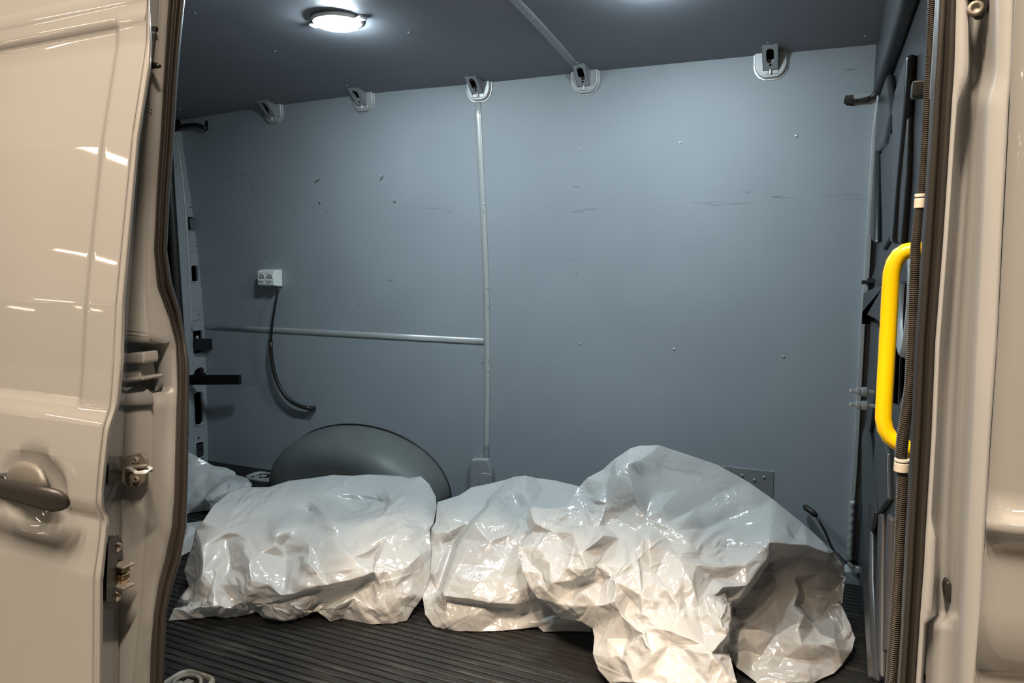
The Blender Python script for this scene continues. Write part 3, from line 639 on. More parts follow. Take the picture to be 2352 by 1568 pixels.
# striker on the pillar
st = empty('striker', body(315, 1078, .79), 'octagonal steel striker plate with wire loop on left pillar', 'striker')
oc = [(281, 1072), (288, 1052), (300, 1042), (330, 1039), (341, 1052), (343, 1080), (336, 1104), (326, 1116), (300, 1118), (283, 1103)]
b = MB(); b.prism([body(*p, .782) for p in oc], (0, -.005, 0)); b.build('plate', 'dirty', st, bevel=.0015)
for (px, py) in ((315, 1056), (316, 1100)):
    b = MB(); b.lathe(body(px, py, .777), (0, -1, 0), [(.0065, 0), (.0065, .003), (.005, .005), (.0025, .005), (.002, .002)], n=14); b.build('bolt', 'dirty', st, smooth=True)
b = MB(); lp = [(292, 1082, .787), (293, 1076, .775), (300, 1077, .755), (316, 1087, .742), (336, 1083, .742), (348, 1079, .750), (344, 1075, .765), (336, 1072, .787)]
b.tube([body(p[0], p[1], p[2] - .010) for p in lp], .0032, 8); b.build('loop', 'steel', st, smooth=True)
b = MB(); b.tube([body(x_, y_, yy) for x_, y_, yy in ((293, 1078, .774), (300, 1072, .773), (336, 1070, .773))], .0034, 8); b.build('loop_base', 'dirty', st, smooth=True)
# plug bolt at top of pillar
# small black roller arm at the top
ra = empty('roller_arm', body(357, 150, .80), 'small black roller arm at top of the left pillar', 'roller arm')
b = MB(); b.tube([body(x_, y_, .785) for x_, y_ in ((344, 152), (356, 150), (367, 152))], [.005, .005, .003], 8); b.build('arm', 'black', ra, smooth=True)
b = MB(); b.lathe(body(359, 67, .79), (0, -1, 0), [(.005, 0), (.005, .004), (.002, .004)], n=10); b.build('pin', 'black', ra)

# ------------------------------------------------------------------ ceiling lamps
def lamp(x, y, label):
    z = cz(x, y); o = empty('ceiling_light', (x, y, z), label, 'light', 'round lamps in the van ceiling')
    b = MB(); b.lathe((x, y, z + .001), (0, 0, -1), [(.082, 0), (.084, .004), (.080, .010), (.071, .012), (.069, .010)], n=40); b.build('bezel', 'white', o, smooth=True)
    for (dx, dy_, a) in ((-.088, .0, 0), (.088, 0, 0), (0, .080, 90)):
        b = MB(); w_ = (.030, .034) if a == 0 else (.036, .026)
        b.box((x + dx, y + dy_, z - .005), (w_[0], w_[1], .009)); b.build('tab', 'white', o, bevel=.003)
    b = MB(); b.lathe((x, y, z), (0, 0, -1), [(.069, .006), (.068, .014), (.062, .019), (.045, .023), (.02, .025), (.004, .0252)], n=40); b.build('diffuser', 'led', o, smooth=True)
lp1 = onceil(775, 46); lamp(lp1[0], lp1[1], 'lit round white ceiling lamp at upper left of the hold')
lp2 = onceil(1490, -46); lamp(lp2[0], lp2[1], 'second lit round ceiling lamp, right of the ceiling strip')

# ------------------------------------------------------------------ roof bow brackets along the top of the far wall
def bracket(px, py, label, wpx):
    P = onwall(px, py); x = P[0]; s = 1.0
    z0 = P[2]; top = cz(x, 2.60); o = empty('roof_bracket', (x, 2.60, z0), label, 'bracket', 'roof bow brackets along the far wall')
    w_, hh = .052, top - z0 + .01
    out = [(-w_, hh), (-w_, .045), (-w_ * .92, .028), (-w_ * .72, .012), (-w_ * .4, .002), (w_ * .4, .002), (w_ * .72, .012), (w_ * .92, .028), (w_, .045), (w_, hh)]
    yb = wy(z0)
    b = MB(); b.prism([(x + a, yb - .001 - .05 * c * 0 - (c * .087), z0 + c) for a, c in out], (0, -.014, 0)); b.build('plate', 'steel', o, bevel=.005, segs=3)
    k = [(a * 1.09, c - .005 if c < hh else c) for a, c in out]
    b = MB(); b.prism([(x + a, yb - .0005 - c * .087, z0 + c) for a, c in k], (0, -.003, 0)); b.build('backing_flange', 'alu', o, bevel=.001)
    # sloping channel with a slot, from plate up into the ceiling
    cw = .0255; A = np.array([0, yb - .024, z0 + .026]); Bv = np.array([0, yb - .100, top + .020])
    d = (Bv - A); Ln = np.linalg.norm(d)
    outl = [(-cw * .95, 0), (cw * .95, 0), (cw, Ln), (-cw, Ln)]
    slot = rrect(0, Ln * .45, .024, Ln * .50, .0118)
    V, Fs = sheet(outl, [slot]); d = d / Ln
    ch = slab([(x + a, *(A + d * t)[1:]) for a, t in V], Fs, (0, .0012, .0016)).build('channel', 'channel', o)
    for sx in (-1, 1):
        b = slab([(x + sx * cw * .95, A[1], A[2]), (x + sx * cw, Bv[1], Bv[2]), (x + sx * cw, yb - .01, top + .02), (x + sx * cw * .95, yb - .014, A[2] - .004)], [(0, 1, 2, 3)], (-sx * .002, 0, 0)); b.build('channel_side', 'channel', o)
    b = MB(); b.add([(x + a, *(A + d * t)[1:] + np.array([.022, .016])) for a, t in ((-cw * .9, -.022), (cw * .9, -.022), (cw * .9, Ln), (-cw * .9, Ln))], [(0, 1, 2, 3)]); b.build('channel_inside', 'void', o)
    b = MB(); b.lathe((x, *(A + d * Ln * .16)[1:]), (0, -.62, -.78), [(.004, -.002), (.004, .0008)], n=10); b.build('screw_hole', 'void', o)
    b = MB(); b.box((x, yb - .020, z0 + .022), (.006, .010, .020)); b.build('clip', 'alu', o, bevel=.0015)
    for sx in (-1, 1): b = MB(); b.box((x + sx * .016, yb - .0165, z0 + .022), (.020, .004, .020)); b.build('clip_pad', 'steel', o, bevel=.002)
bracket(632, 284, 'grey roof bracket nearest the rear pillar, above the wall socket', 60)
bracket(838, 258, 'grey roof bracket second from the rear pillar, over the wheel arch', 60)
bracket(1102, 233, 'grey roof bracket directly above the vertical wall strip', 60)
bracket(1345, 217, 'pale roof bracket where the ceiling strip meets the wall', 64)
bracket(1770, 182, 'largest pale roof bracket, nearest the yellow handle', 78)

# ------------------------------------------------------------------ corner slots with cables
cs = empty('corner_cable', onwall(440, 290), 'black cable bowed across the slot in the upper left corner', 'cable')
b = MB(); b.tube([aty(x_, y_, 2.60) for x_, y_ in ((396, 302), (412, 293), (430, 288), (450, 287), (464, 291), (474, 296))], .011, 10); b.build('cable_run', 'black', cs, smooth=True)
b = MB(); b.prism([onwall(x_, y_, .002) for x_, y_ in ((437, 283), (470, 272), (476, 272), (477, 300), (470, 304), (438, 306))], (0, .0015, 0)); b.build('slot_edge', 'post', cs)
b = MB(); b.prism([onwall(x_, y_, .003) for x_, y_ in ((471, 278), (476, 276), (477, 299), (470, 303))], (0, .002, 0)); b.build('slot_gap', 'void', cs)
b = MB(); b.prism([(XL + .004, *L2(x_, y_)) for x_, y_ in ((396, 268), (406, 270), (414, 280), (418, 292), (414, 300), (400, 303), (390, 302))], (-.003, 0, 0)); b.build('post_hole', 'void', cs)
cr = empty('slot_cable', onwall(1975, 228), 'torn black foam strip through the oval slot at upper right', 'cable')
b = MB(); sl = [(1938, 228), (1940, 221), (1948, 217), (1975, 215), (2020, 213), (2020, 242), (1950, 244), (1942, 241), (1938, 235)]
b.prism([onwall(*p, .0012) for p in sl], (0, .001, 0)); b.build('slot_back', 'steel', cr)
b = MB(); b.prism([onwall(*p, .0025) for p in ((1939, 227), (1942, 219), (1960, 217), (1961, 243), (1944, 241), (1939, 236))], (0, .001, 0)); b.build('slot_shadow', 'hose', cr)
b = MB(); b.tube([onwall(x_, y_, .012) for x_, y_ in ((1938, 234), (1955, 233), (1975, 231), (1990, 229), (2002, 224), (2012, 216), (2022, 212))], [.006, .008, .0065, .009, .008, .013, .015], 9); b.build('foam', 'rubber', cr, smooth=False)

# ------------------------------------------------------------------ fittings on the far wall
so = empty('wall_socket', onwall(628, 637), 'white double power socket screwed to the far wall', 'socket')
P0 = onwall(603, 655); P1 = onwall(653, 620); cx_ = (P0[0] + P1[0]) / 2; zc = (P0[2] + P1[2]) / 2; w_, h_ = P1[0] - P0[0] - .03, .082
yb = wy(zc)
b = MB(); bx = []
b.add([(cx_ + sx * (w_ / 2) * k, yb - d, zc + sz * (h_ / 2) * k2) for (k, k2, d) in ((1, 1, 0), (1, 1, .022), (.90, .84, .052)) for sx, sz in ((-1, -1), (1, -1), (1, 1), (-1, 1))],
      [(0, 1, 5, 4), (1, 2, 6, 5), (2, 3, 7, 6), (3, 0, 4, 7), (4, 5, 9, 8), (5, 6, 10, 9), (6, 7, 11, 10), (7, 4, 8, 11), (8, 9, 10, 11), (0, 3, 2, 1)])
b.build('housing', 'white', so, bevel=.004, segs=3)
for sx in (-1, 1):
    c = (cx_ + sx * w_ * .215, yb - .0525, zc)
    b = MB(); b.lathe(c, (0, -1, 0), [(.0235, 0), (.0225, .003), (.0205, .003), (.020, .0006), (.004, .0006)], n=28); f_ = b.build('outlet', 'white', so, smooth=True)
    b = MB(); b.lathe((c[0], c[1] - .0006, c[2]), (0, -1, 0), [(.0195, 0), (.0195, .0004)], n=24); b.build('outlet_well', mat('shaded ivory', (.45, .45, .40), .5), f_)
    for (dx, dz) in ((-.010, .001), (.008, .001)):
        b = MB(); b.lathe((c[0] + dx, c[1] - .001, c[2] + dz), (0, -1, 0), [(.0032, 0), (.0032, .0008)], n=8); b.build('pin_hole', 'void', f_)
    b = MB(); b.box((c[0], c[1] - .002, c[2] - .010), (.034, .004, .010)); b.build('shutter', 'white', f_, bevel=.002)
pc = empty('power_cable', onwall(640, 660), 'black cable in a rubber sleeve curving down from the socket', 'cable')
cp_ = [(641, 652, .02), (638, 668, .03), (632, 700, .045), (626, 740, .055), (623, 770, .055), (622, 790, .055)]
b = MB(); b.tube([onwall(*p) for p in cp_], .0058, 10); b.build('cable_cord', 'black', pc, smooth=True)
cs_ = [(622, 784), (622, 800), (624, 824), (628, 848), (635, 872), (645, 894), (658, 912), (672, 924), (688, 932), (702, 936), (713, 938)]
b = MB(); b.tube([onwall(x_, y_, o_) for (x_, y_), o_ in zip(cs_, np.linspace(.055, .02, 11))], .0098, 12); b.build('sleeve', 'rubber', pc, smooth=True)
b = MB(); b.lathe(onwall(714, 938, .02), (.4, .8, -.1), [(.012, -.008), (.0135, 0), (.012, .02)], n=12); b.build('wall_gland', 'rubber', pc, smooth=True)

# wheel arch cover
wa = empty('wheel_arch_cover', (-1.98, 2.6, 0), 'grey moulded cover over the rear wheel arch behind the bag', 'wheel arch')
b = MB(); rows = []
ca = np.array([-1.965, 0]); 
for t in np.linspace(0, 1, 13):
    # depth from wall outwards, the dome shrinks as it comes forward
    yy = 2.688 - .225 * math.sin(t * math.pi / 2); s_ = .55 + .45 * math.cos(t * math.pi / 2) ** .8
    row = []
    for a in np.linspace(-.08, math.pi + .08, 40):
        rx, rz = .465 * s_ + .01, .285 * s_ + .0
        row.append((ca[0] + rx * math.cos(a), yy, rz * math.sin(a) if math.sin(a) > 0 else 0.0))
    rows.append(row)
b.loft(rows); r0 = rows[-1]; b.add([(ca[0], 2.465, 0)] + r0, [(0, i, i + 1) for i in range(1, 40)])
b.build('cover', 'arch', wa, smooth=True)
b = MB(); b.tube([(p[0], wy(p[2]) - .003, p[2] * 1.01) for p in rows[0][1:-1]], .004, 6); b.build('rim_gap', 'rubber', wa, smooth=True)

# grey moulded foot of the middle post
fb = empty('post_base', onwall(1104, 1110), 'grey moulded foot cover under the vertical wall strip', 'post base')
b = MB(); b.prism([onwall(x_, y_, .03) for x_, y_ in ((1083, 1054), (1118, 1055), (1128, 1082), (1128, 1135), (1081, 1135))], (0, .03, 0)); b.build('cover', 'post', fb, bevel=.006, segs=3)
b = MB(); b.prism([onwall(x_, y_, .034) for x_, y_ in ((1101, 1092), (1106, 1086), (1124, 1088), (1127, 1096), (1127, 1130), (1101, 1130))], (0, .006, 0)); b.build('raised_pad', 'post', fb, bevel=.003)
b = MB(); b.prism([onwall(x_, y_, .033) for x_, y_ in ((1081, 1056), (1093, 1056), (1093, 1135), (1079, 1135))], (0, .01, 0)); b.build('side_flange', 'post', fb, bevel=.004)
# riveted plate low on the right
rp_ = empty('wall_plate', onwall(1700, 1110), 'grey metal plate with rivets low on the wall behind the bag', 'plate')
b = MB(); b.prism([onwall(x_, y_, .004) for x_, y_ in ((1600, 1064), (1660, 1070), (1777, 1083), (1774, 1210), (1600, 1200))], (0, .004, 0)); b.build('sheet', 'plate', rp_, bevel=.001)
for (px, py) in ((1733, 1102), (1755, 1096), (1705, 1092)): screw_head(onwall(px, py, .004), (0, -1, 0), .0062, .004, rp_, name='rivet')
# black lead behind the right-hand bag
rc = empty('black_lead', onwall(1855, 1165), 'black lead with a plug hanging in the right rear corner', 'cable')
b = MB(); b.tube([onwall(x_, y_, o_) for x_, y_, o_ in ((1848, 1163, .02), (1852, 1166, .03), (1862, 1173, .04), (1870, 1180, .05), (1876, 1184, .05))], [.008, .0115, .011, .011, .008], 10); b.build('plug', 'rubber', rc, smooth=True)
b = MB(); b.tube([onwall(x_, y_, o_) for x_, y_, o_ in ((1874, 1182, .05), (1884, 1200, .06), (1895, 1220, .07), (1904, 1242, .08), (1912, 1260, .09), (1922, 1278, .10))], .0045, 8); b.build('lead', 'black', rc, smooth=True)
b = MB(); b.tube([onwall(x_, y_, o_) for x_, y_, o_ in ((1920, 1272, .10), (1930, 1286, .11), (1938, 1298, .12), (1944, 1312, .12), (1947, 1330, .12), (1946, 1350, .12))], [.009, .011, .013, .015, .014, .012], 9); b.build('connector', 'rubber', rc, smooth=False)

# door check hardware at the rear post
hb = empty('rear_door_hinge', (XL, *L2(455, 790)), 'black hinge bracket on the rear post beside the horizontal strip', 'hinge')
q = lambda px, py, x: atx(px, py, x)
b = MB(); b.prism([q(*p, XL + .02) for p in ((446, 776), (500, 778), (503, 800), (446, 804))], (.03, 0, 0)); b.build('arm', 'black', hb, bevel=.004)
b = MB(); b.prism([q(*p, XL + .01) for p in ((478, 768), (496, 770), (502, 780), (502, 798), (486, 806), (478, 808))], (.008, 0, 0)); b.build('leaf', 'post', hb, bevel=.003)
for (px, py) in ((496, 786), (452, 774)):
    b = MB(); b.lathe(q(px, py, XL + .05), (1, 0, 0), [(.008, 0), (.008, .006), (.004, .008)], n=8); b.build('bolt', 'steel', hb)
ck = empty('door_check_arm', (XL + .05, 2.55, .5), 'long black check arm reaching across the rear wall corner', 'door check')
b = MB(); A = [atx(436, 862, XL + .05), atx(440, 862, XL + .05)]
b.prism([atx(425, 861, XL + .004), aty(549, 861, 2.60), aty(550, 883, 2.60), atx(425, 884, XL + .004)], (.004, .012, 0)); b.build('bar', 'black', ck, bevel=.003)
b = MB(); b.prism([aty(x_, y_, 2.53) for x_, y_ in ((443, 862), (448, 850), (456, 844), (461, 848), (461, 856), (466, 858), (466, 864))], (0, .02, 0)); b.build('bracket', 'black', ck, bevel=.002)
# lashing rings sunk in the floor
def lash(px, py, label, sx, sy, m, rot):
    P = atz(px, py, 0.0); o = empty('lashing_ring', P, label, 'lashing ring', 'lashing points in the floor')
    b = MB(); n_ = 32; rows = []
    for (k, h) in ((1.0, .0), (.98, .008), (.90, .011), (.80, .008), (.76, -.003)):
        row = []
        for a in np.linspace(0, 2 * math.pi, n_, endpoint=False):
            ca_, sa = math.cos(a), math.sin(a); e = .55
            u = sx * k * math.copysign(abs(ca_) ** e, ca_); v = sy * k * math.copysign(abs(sa) ** e, sa)
            row.append((P[0] + u * math.cos(rot) - v * math.sin(rot), P[1] + u * math.sin(rot) + v * math.cos(rot), h))
        rows.append(row)
    b.loft(rows, closed=True); b.build('surround', m, o, smooth=True)
    b = MB(); b.add([(p[0], p[1], .0012) for p in rows[-1]], [tuple(range(n_))]); b.build('well', 'rubber' if m == 'dirty' else 'void', o)
    R_ = [(P[0] + .6 * sx * math.cos(t) * math.cos(rot) - .55 * sy * math.sin(t) * math.sin(rot), P[1] + .6 * sx * math.cos(t) * math.sin(rot) + .55 * sy * math.sin(t) * math.cos(rot), .006 + .004 * math.sin(t)) for t in np.linspace(0, 2 * math.pi, 24)]
    b = MB(); b.tube(R_, .005, 8, caps=False); b.build('ring', m, o, smooth=True)
    b = MB(); b.box((P[0], P[1], .006), (sx * .35, sy * .5, .008)); b.build('hinge_bar', m, o, bevel=.002)
    b = MB(); b.lathe((P[0] - .3 * sx, P[1] - .2 * sy, .002), (0, 0, 1), [(.012, 0), (.012, .004), (.008, .007), (.003, .006)], n=10); b.build('bolt', m, o, smooth=True)
lash(605, 1096, 'sunken steel lashing ring in the floor beside the wheel arch', .085, .055, 'steel', 0)
lash(430, 1574, 'dirty lashing ring in the floor at the lower left of the doorway', .062, .050, 'dirty', 0)

# yellow grab handle
yh = empty('grab_handle', aty(2040, 800, 1.2), 'yellow tubular grab handle on the right by the bulkhead', 'handle')
hp = [(2120, 574), (2095, 574), (2080, 577), (2066, 586), (2055, 602), (2048, 625), (2045, 660), (2041, 740), (2036, 830), (2031, 920), (2029, 960), (2033, 985), (2043, 1003), (2056, 1014), (2075, 1024), (2100, 1038)]
b = MB(); b.tube([aty(x_, y_, 1.2) for x_, y_ in hp], .0118, 16); b.build('tube', 'yellow', yh, smooth=True)
# corrugated hose with ties
ch_ = empty('corrugated_hose', aty(2100, 700, .9), 'dark corrugated hose running down beside the right pillar', 'hose')
hpth = [(-120, 2150, 10), (0, 2142, 9.5), (160, 2135, 9.5), (320, 2126, 9.5), (440, 2118, 10.5), (468, 2113, 9), (500, 2109, 10), (560, 2103, 11.5), (640, 2100, 11.5), (720, 2098, 12), (800, 2095, 12), (880, 2090, 12), (940, 2083, 13), (1000, 2074, 14), (1040, 2070, 14), (1066, 2071, 11), (1100, 2073, 12.5), (1250, 2066, 12), (1400, 2058, 12), (1568, 2047, 12), (1700, 2038, 12)]
ys_ = np.arange(-120, 1700, 1.15); pts = []; rad = []
for i, q_ in enumerate(ys_):
    P = aty(tab([(h[0], h[1]) for h in hpth], q_), q_, .93); pts.append(P)
    base = tab([(h[0], h[2]) for h in hpth], q_) * np.linalg.norm(P - EYE) / 1900
    rad.append(base * (1.0 if (i % 4) in (0, 1) else .84))
b = MB(); b.tube(pts, rad, 12); b.build('hose', 'hose', ch_, smooth=False)
for (py, px, r_) in ((467, 2113, 11), (1072, 2071, 15)):
    P = aty(px, py, .93); k = r_ * np.linalg.norm(P - EYE) / 1900
    for dz, hh in ((0, .0055), (.0085, .002)):
        b = MB(); b.lathe(P + np.array([0, 0, dz]), (0, 0, 1), [(k * .9, -hh), (k * 1.1, -hh), (k * 1.1, hh), (k * .9, hh)], n=16); b.build('cable_tie', 'tie', ch_, bevel=.0008)
# small clip on the bulkhead next to the hose
b = MB(); b.box(aty(2113, 206, 1.1), (.02, .02, .022)); b.build('cable_clip', 'black', bs, bevel=.003)

# ------------------------------------------------------------------ polythene bags
def edges_of(T):
    e = np.sort(np.vstack([T[:, [0, 1]], T[:, [1, 2]], T[:, [2, 0]]]), axis=1)
    return np.unique(e, axis=0, return_inverse=True, return_counts=True)
def split(T, n):
    u, inv, cnt = edges_of(T); m = n + inv.ravel(); k = len(T); a, b_, c = m[:k], m[k:2 * k], m[2 * k:]
    return u, np.vstack([np.c_[T[:, 0], a, c], np.c_[a, T[:, 1], b_], np.c_[c, b_, T[:, 2]], np.c_[a, b_, c]])
def mid(V, u): return np.vstack([V, (V[u[:, 0]] + V[u[:, 1]]) / 2])
def scat(idx, val, n): return np.stack([np.bincount(idx, val[:, k], n) for k in range(3)], axis=1)
def patches(P, seed):
    r = np.random.RandomState(seed + 77); lo, hi = P.min(axis=0), P.max(axis=0); n = 26
    c = r.uniform(lo, hi, (n, 3)); c = np.vstack([c, P[r.randint(len(P), size=n)]]); w = r.uniform(.0, 1.7, 2 * n) ** 1.3
    d = r.normal(size=(2 * n, 3)) * np.array([1.0, .7, .75]); d /= np.linalg.norm(d, axis=1)[:, None]
    def f(Q):
        D = ((Q[:, None, :] - c[None]) ** 2).sum(axis=2); W_ = np.exp(-D / (2 * .075 ** 2)) + 1e-9; W_ /= W_.sum(axis=1)[:, None]
        i = W_.argmax(axis=1); return W_ @ w, d[i]
    return f
class Lap:
    def __init__(s, T, n):
        u, inv, cnt = edges_of(T); s.u, s.n = u, n; s.bd = np.zeros(n, bool); s.bd[u[cnt == 1].ravel()] = True
        s.val = np.bincount(u.ravel(), minlength=n).astype(float)
    def __call__(s, V, lam):
        A = (scat(s.u[:, 0], V[s.u[:, 1]], s.n) + scat(s.u[:, 1], V[s.u[:, 0]], s.n)) / s.val[:, None]
        D = lam * (A - V) if np.isscalar(lam) else lam[:, None] * (A - V); D[s.bd] = 0; return V + D
def laplace(V, T, lam): return Lap(T, len(V))(V, lam)
def buckle(V, T, seed, grow, its, amp, bend=.02, hold=.02, floor=True, field=None):
    """give the film more length than the shape under it has room for and let it crumple: edges regain their longer rest length"""
    r = np.random.RandomState(seed); L = Lap(T, len(V)); u = L.u; N = normals(V, T); V0 = V.copy()
    rest = np.linalg.norm(V[u[:, 0]] - V[u[:, 1]], axis=1); g_ = (grow[u[:, 0]] + grow[u[:, 1]]) / 2
    if field is not None:                                       # loose and taut patches; the slack runs one way in each
        k_, dr = field((V[u[:, 0]] + V[u[:, 1]]) / 2); e_ = (V[u[:, 1]] - V[u[:, 0]]) / rest[:, None]
        g_ = g_ * k_ * (.15 + 2.0 * (e_ * dr).sum(axis=1) ** 2)
    rest = rest * (1 + g_ * r.uniform(.7, 1.3, len(u)))
    V = V + N * (r.normal(size=len(V)) * amp * grow / max(grow.max(), 1e-6))[:, None]; V[L.bd] = V0[L.bd]
    h = np.full(len(V), hold); h[L.bd] = .35
    for it in range(its):
        d = V[u[:, 1]] - V[u[:, 0]]; l = np.linalg.norm(d, axis=1) + 1e-9; c = d * ((l - rest) / l * .5)[:, None]
        V = V + (scat(u[:, 0], c, len(V)) - scat(u[:, 1], c, len(V))) / L.val[:, None] * 1.7
        V = V + h[:, None] * (V0 - V)
        if bend: V = L(V, bend)
        if floor: V[:, 2] = np.maximum(V[:, 2], .002)
    return V
def normals(V, T):
    n = np.cross(V[T[:, 1]] - V[T[:, 0]], V[T[:, 2]] - V[T[:, 0]]); N = scat(T[:, 0], n, len(V)) + scat(T[:, 1], n, len(V)) + scat(T[:, 2], n, len(V))
    return N / (np.linalg.norm(N, axis=1)[:, None] + 1e-12)
def crumple(V, T, seed, specs, mask=None):
    """specs = (count, crease length m, half width m, height m): sharp straight creases thrown over the surface"""
    r = np.random.RandomState(seed)
    for (n, Ln, hw, amp) in specs:
        N = normals(V, T); Hh = np.zeros(len(V))
        for _ in range(n):
            i = r.randint(len(V)); c = V[i]; nn = N[i]; t = r.normal(size=3); t -= nn * (t @ nn); t /= np.linalg.norm(t); s = np.cross(nn, t)
            L_ = Ln * r.uniform(.5, 1.5); w_ = hw * r.uniform(.5, 1.6); a_ = amp * r.uniform(.3, 1.3) * (1 if r.rand() < .62 else -1)
            near = np.flatnonzero((np.abs(V[:, 0] - c[0]) < L_ + w_) & (np.abs(V[:, 2] - c[2]) < L_ + w_) & (np.abs(V[:, 1] - c[1]) < L_ + w_))
            D = V[near] - c; al = D @ t; ds = D @ s; dn = D @ nn
            sel = (np.abs(al) < L_) & (np.abs(ds) < w_ * 2) & (np.abs(dn) < .08)
            if not sel.any(): continue
            ok = near[sel]; al, ds = al[sel], ds[sel]
            f = np.clip(1 - np.abs(al) / L_, 0, 1); asym = np.where(ds > 0, np.clip(1 - ds / (w_ * 1.7), 0, 1), np.clip(1 + ds / (w_ * .7), 0, 1))
            Hh[ok] += a_ * np.minimum(1, f * 1.7) * asym
        if mask is not None: Hh *= mask(V)
        V = V + N * Hh[:, None]
    return V
def bag_mesh(name, outline, inner, edges, parent, m='bag', seed=1, wrinkle=1.0, specs=(), center=None, close=True, mask=None, thick=0.0, sm=1, lam=.35, film=None, relax=lambda V: np.full(len(V), .25)):
    """outline/inner: (px, py, world point) lists; edges: chains of (px,py) crease lines through known points"""
    P2 = [(p[0], p[1]) for p in outline] + [(p[0], p[1]) for p in inner]
    P3 = [p[2] for p in outline] + [p[2] for p in inner]
    key = {(round(a, 1), round(c, 1)): i for i, (a, c) in enumerate(P2)}
    n = len(outline); es = [(i, (i + 1) % n) for i in range(n)]
    for ch in edges:
        ids = [key[(round(a, 1), round(c, 1))] for a, c in ch]; es += list(zip(ids[:-1], ids[1:]))
    r = geometry.delaunay_2d_cdt([Vector((a, -c)) for a, c in P2], es, [list(range(n))], 1, 1e-5)
    V = []
    for k, src in enumerate(r[3]):
        if src: V.append(P3[src[0]])
        else:
            d = sorted((((r[0][k].x - a) ** 2 + (-r[0][k].y - c) ** 2) ** .5, i) for i, (a, c) in enumerate(P2))[:3]
            ws = [1 / (q_[0] + 1e-3) for q_ in d]
            rr_ = ray(r[0][k].x, -r[0][k].y); yv = sum(w_ * P3[q_[1]][1] for w_, q_ in zip(ws, d)) / sum(ws); V.append(EYE + rr_ * (yv / rr_[1]))
    Tn = []
    for f in r[2]:
        f = list(f)
        for k in range(1, len(f) - 1): Tn.append((f[0], f[k], f[k + 1]))
    V, T = np.array(V, float), np.array(Tn, int)
    mk = (lambda Q: np.full(len(Q), 1.0)) if mask is None else mask
    fld = patches(np.array(V), seed)
    u, T = split(T, len(V)); V = laplace(mid(V, u), T, .2)
    if (normals(V, T) @ np.array([0, -1, .3])).mean() < 0: T = T[:, ::-1]
    V = buckle(V, T, seed, .09 * wrinkle * mk(V), 90, .012, .0, .04, field=fld)
    u, T = split(T, len(V)); V = mid(V, u); L_ = Lap(T, len(V))
    for _ in range(2): V = L_(V, relax(V))
    B = V.copy(); V = buckle(V, T, seed + 3, .075 * wrinkle * mk(V), 110, .006, .0, .03, field=fld)
    u, T = split(T, len(V)); V = mid(V, u); B = mid(B, u); V = laplace(V, T, .3); V = buckle(V, T, seed + 1, .032 * wrinkle * mk(V), 50, .002, .012, .06, field=fld)
    u, T = split(T, len(V)); V = mid(V, u); B = mid(B, u); V = laplace(V, T, .35)
    u, T = split(T, len(V)); V = mid(V, u); B = mid(B, u); V = laplace(V, T, .4)
    V = crumple(V, T, seed, specs, mask)
    V[:, 2] = np.maximum(V[:, 2], .002)
    isf = np.zeros(len(T), bool)
    if film:                                                    # where the film is pulled tight over dark contents
        C_ = V[T].mean(axis=1) - EYE; zc_ = C_ @ FWD; sx_ = W / 2 + F * (C_ @ RIGHT) / zc_; sy_ = H / 2 - F * (C_ @ UP) / zc_
        isf = np.array([inside((a, c), film) for a, c in zip(sx_, sy_)])
        sub = T[isf]; use, inv = np.unique(sub.ravel(), return_inverse=True); Vs = (B - normals(B, T) * .02 + np.array([0, .045, 0]))[use]
        bb = MB(); bb.v = [tuple(v) for v in Vs]; bb.f = [tuple(int(i) for i in t) for t in inv.reshape(-1, 3)]; tag(bb.build('dark_contents', 'tyre', parent, smooth=True), 'dark rubber showing through the thin film')
    if close:
        e = np.vstack([T[:, [0, 1]], T[:, [1, 2]], T[:, [2, 0]]]); es = np.sort(e, axis=1); u, idx, cnt = np.unique(es, axis=0, return_index=True, return_counts=True)
        be = e[idx[cnt == 1]]; nxt = dict((int(a), int(c)) for a, c in be); loop = [int(be[0, 0])]
        while len(loop) <= len(nxt):
            k = nxt.get(loop[-1])
            if k is None or k == loop[0]: break
            loop.append(k)
        L_ = V[loop]; c = L_.mean(axis=0) if center is None else np.array(center)
        back = np.array([.0, .02, 0])
        r1 = L_ + (c - L_) * .22 + back; r1[:, 2] = L_[:, 2] * .6; r2 = L_ + (c - L_) * .5; r2[:, 2] = .0015
        lo = L_[:, 2] < .012; r1[lo, 2] = .0018
        b0 = len(V); q_ = len(loop); V = np.vstack([V, r1, r2, [[c[0], c[1], .0015]]]); add = []
        for i in range(q_):
            j = (i + 1) % q_; a, d = loop[i], loop[j]; a1, d1 = b0 + i, b0 + j; a2, d2 = b0 + q_ + i, b0 + q_ + j
            add += [(d, a, a1), (d, a1, d1), (d1, a1, a2), (d1, a2, d2), (d2, a2, len(V) - 1)]
        T = np.vstack([T, np.array(add)]); isf = np.concatenate([isf, np.zeros(len(add), bool)])
    b = MB(); b.v = [tuple(v) for v in V]; b.f = [tuple(int(i) for i in t) for t in T]
    o = b.build(name, m, parent, smooth=True)
    if film:
        o.data.materials.append(M['film']); o.data.polygons.foreach_set('material_index', isf.astype(int))
    if thick: md = o.modifiers.new('film', 'SOLIDIFY'); md.thickness = thick
    return o
def frame(ox, oy, s):
    return lambda cx, cy: (ox + cx / s, oy + cy / s)
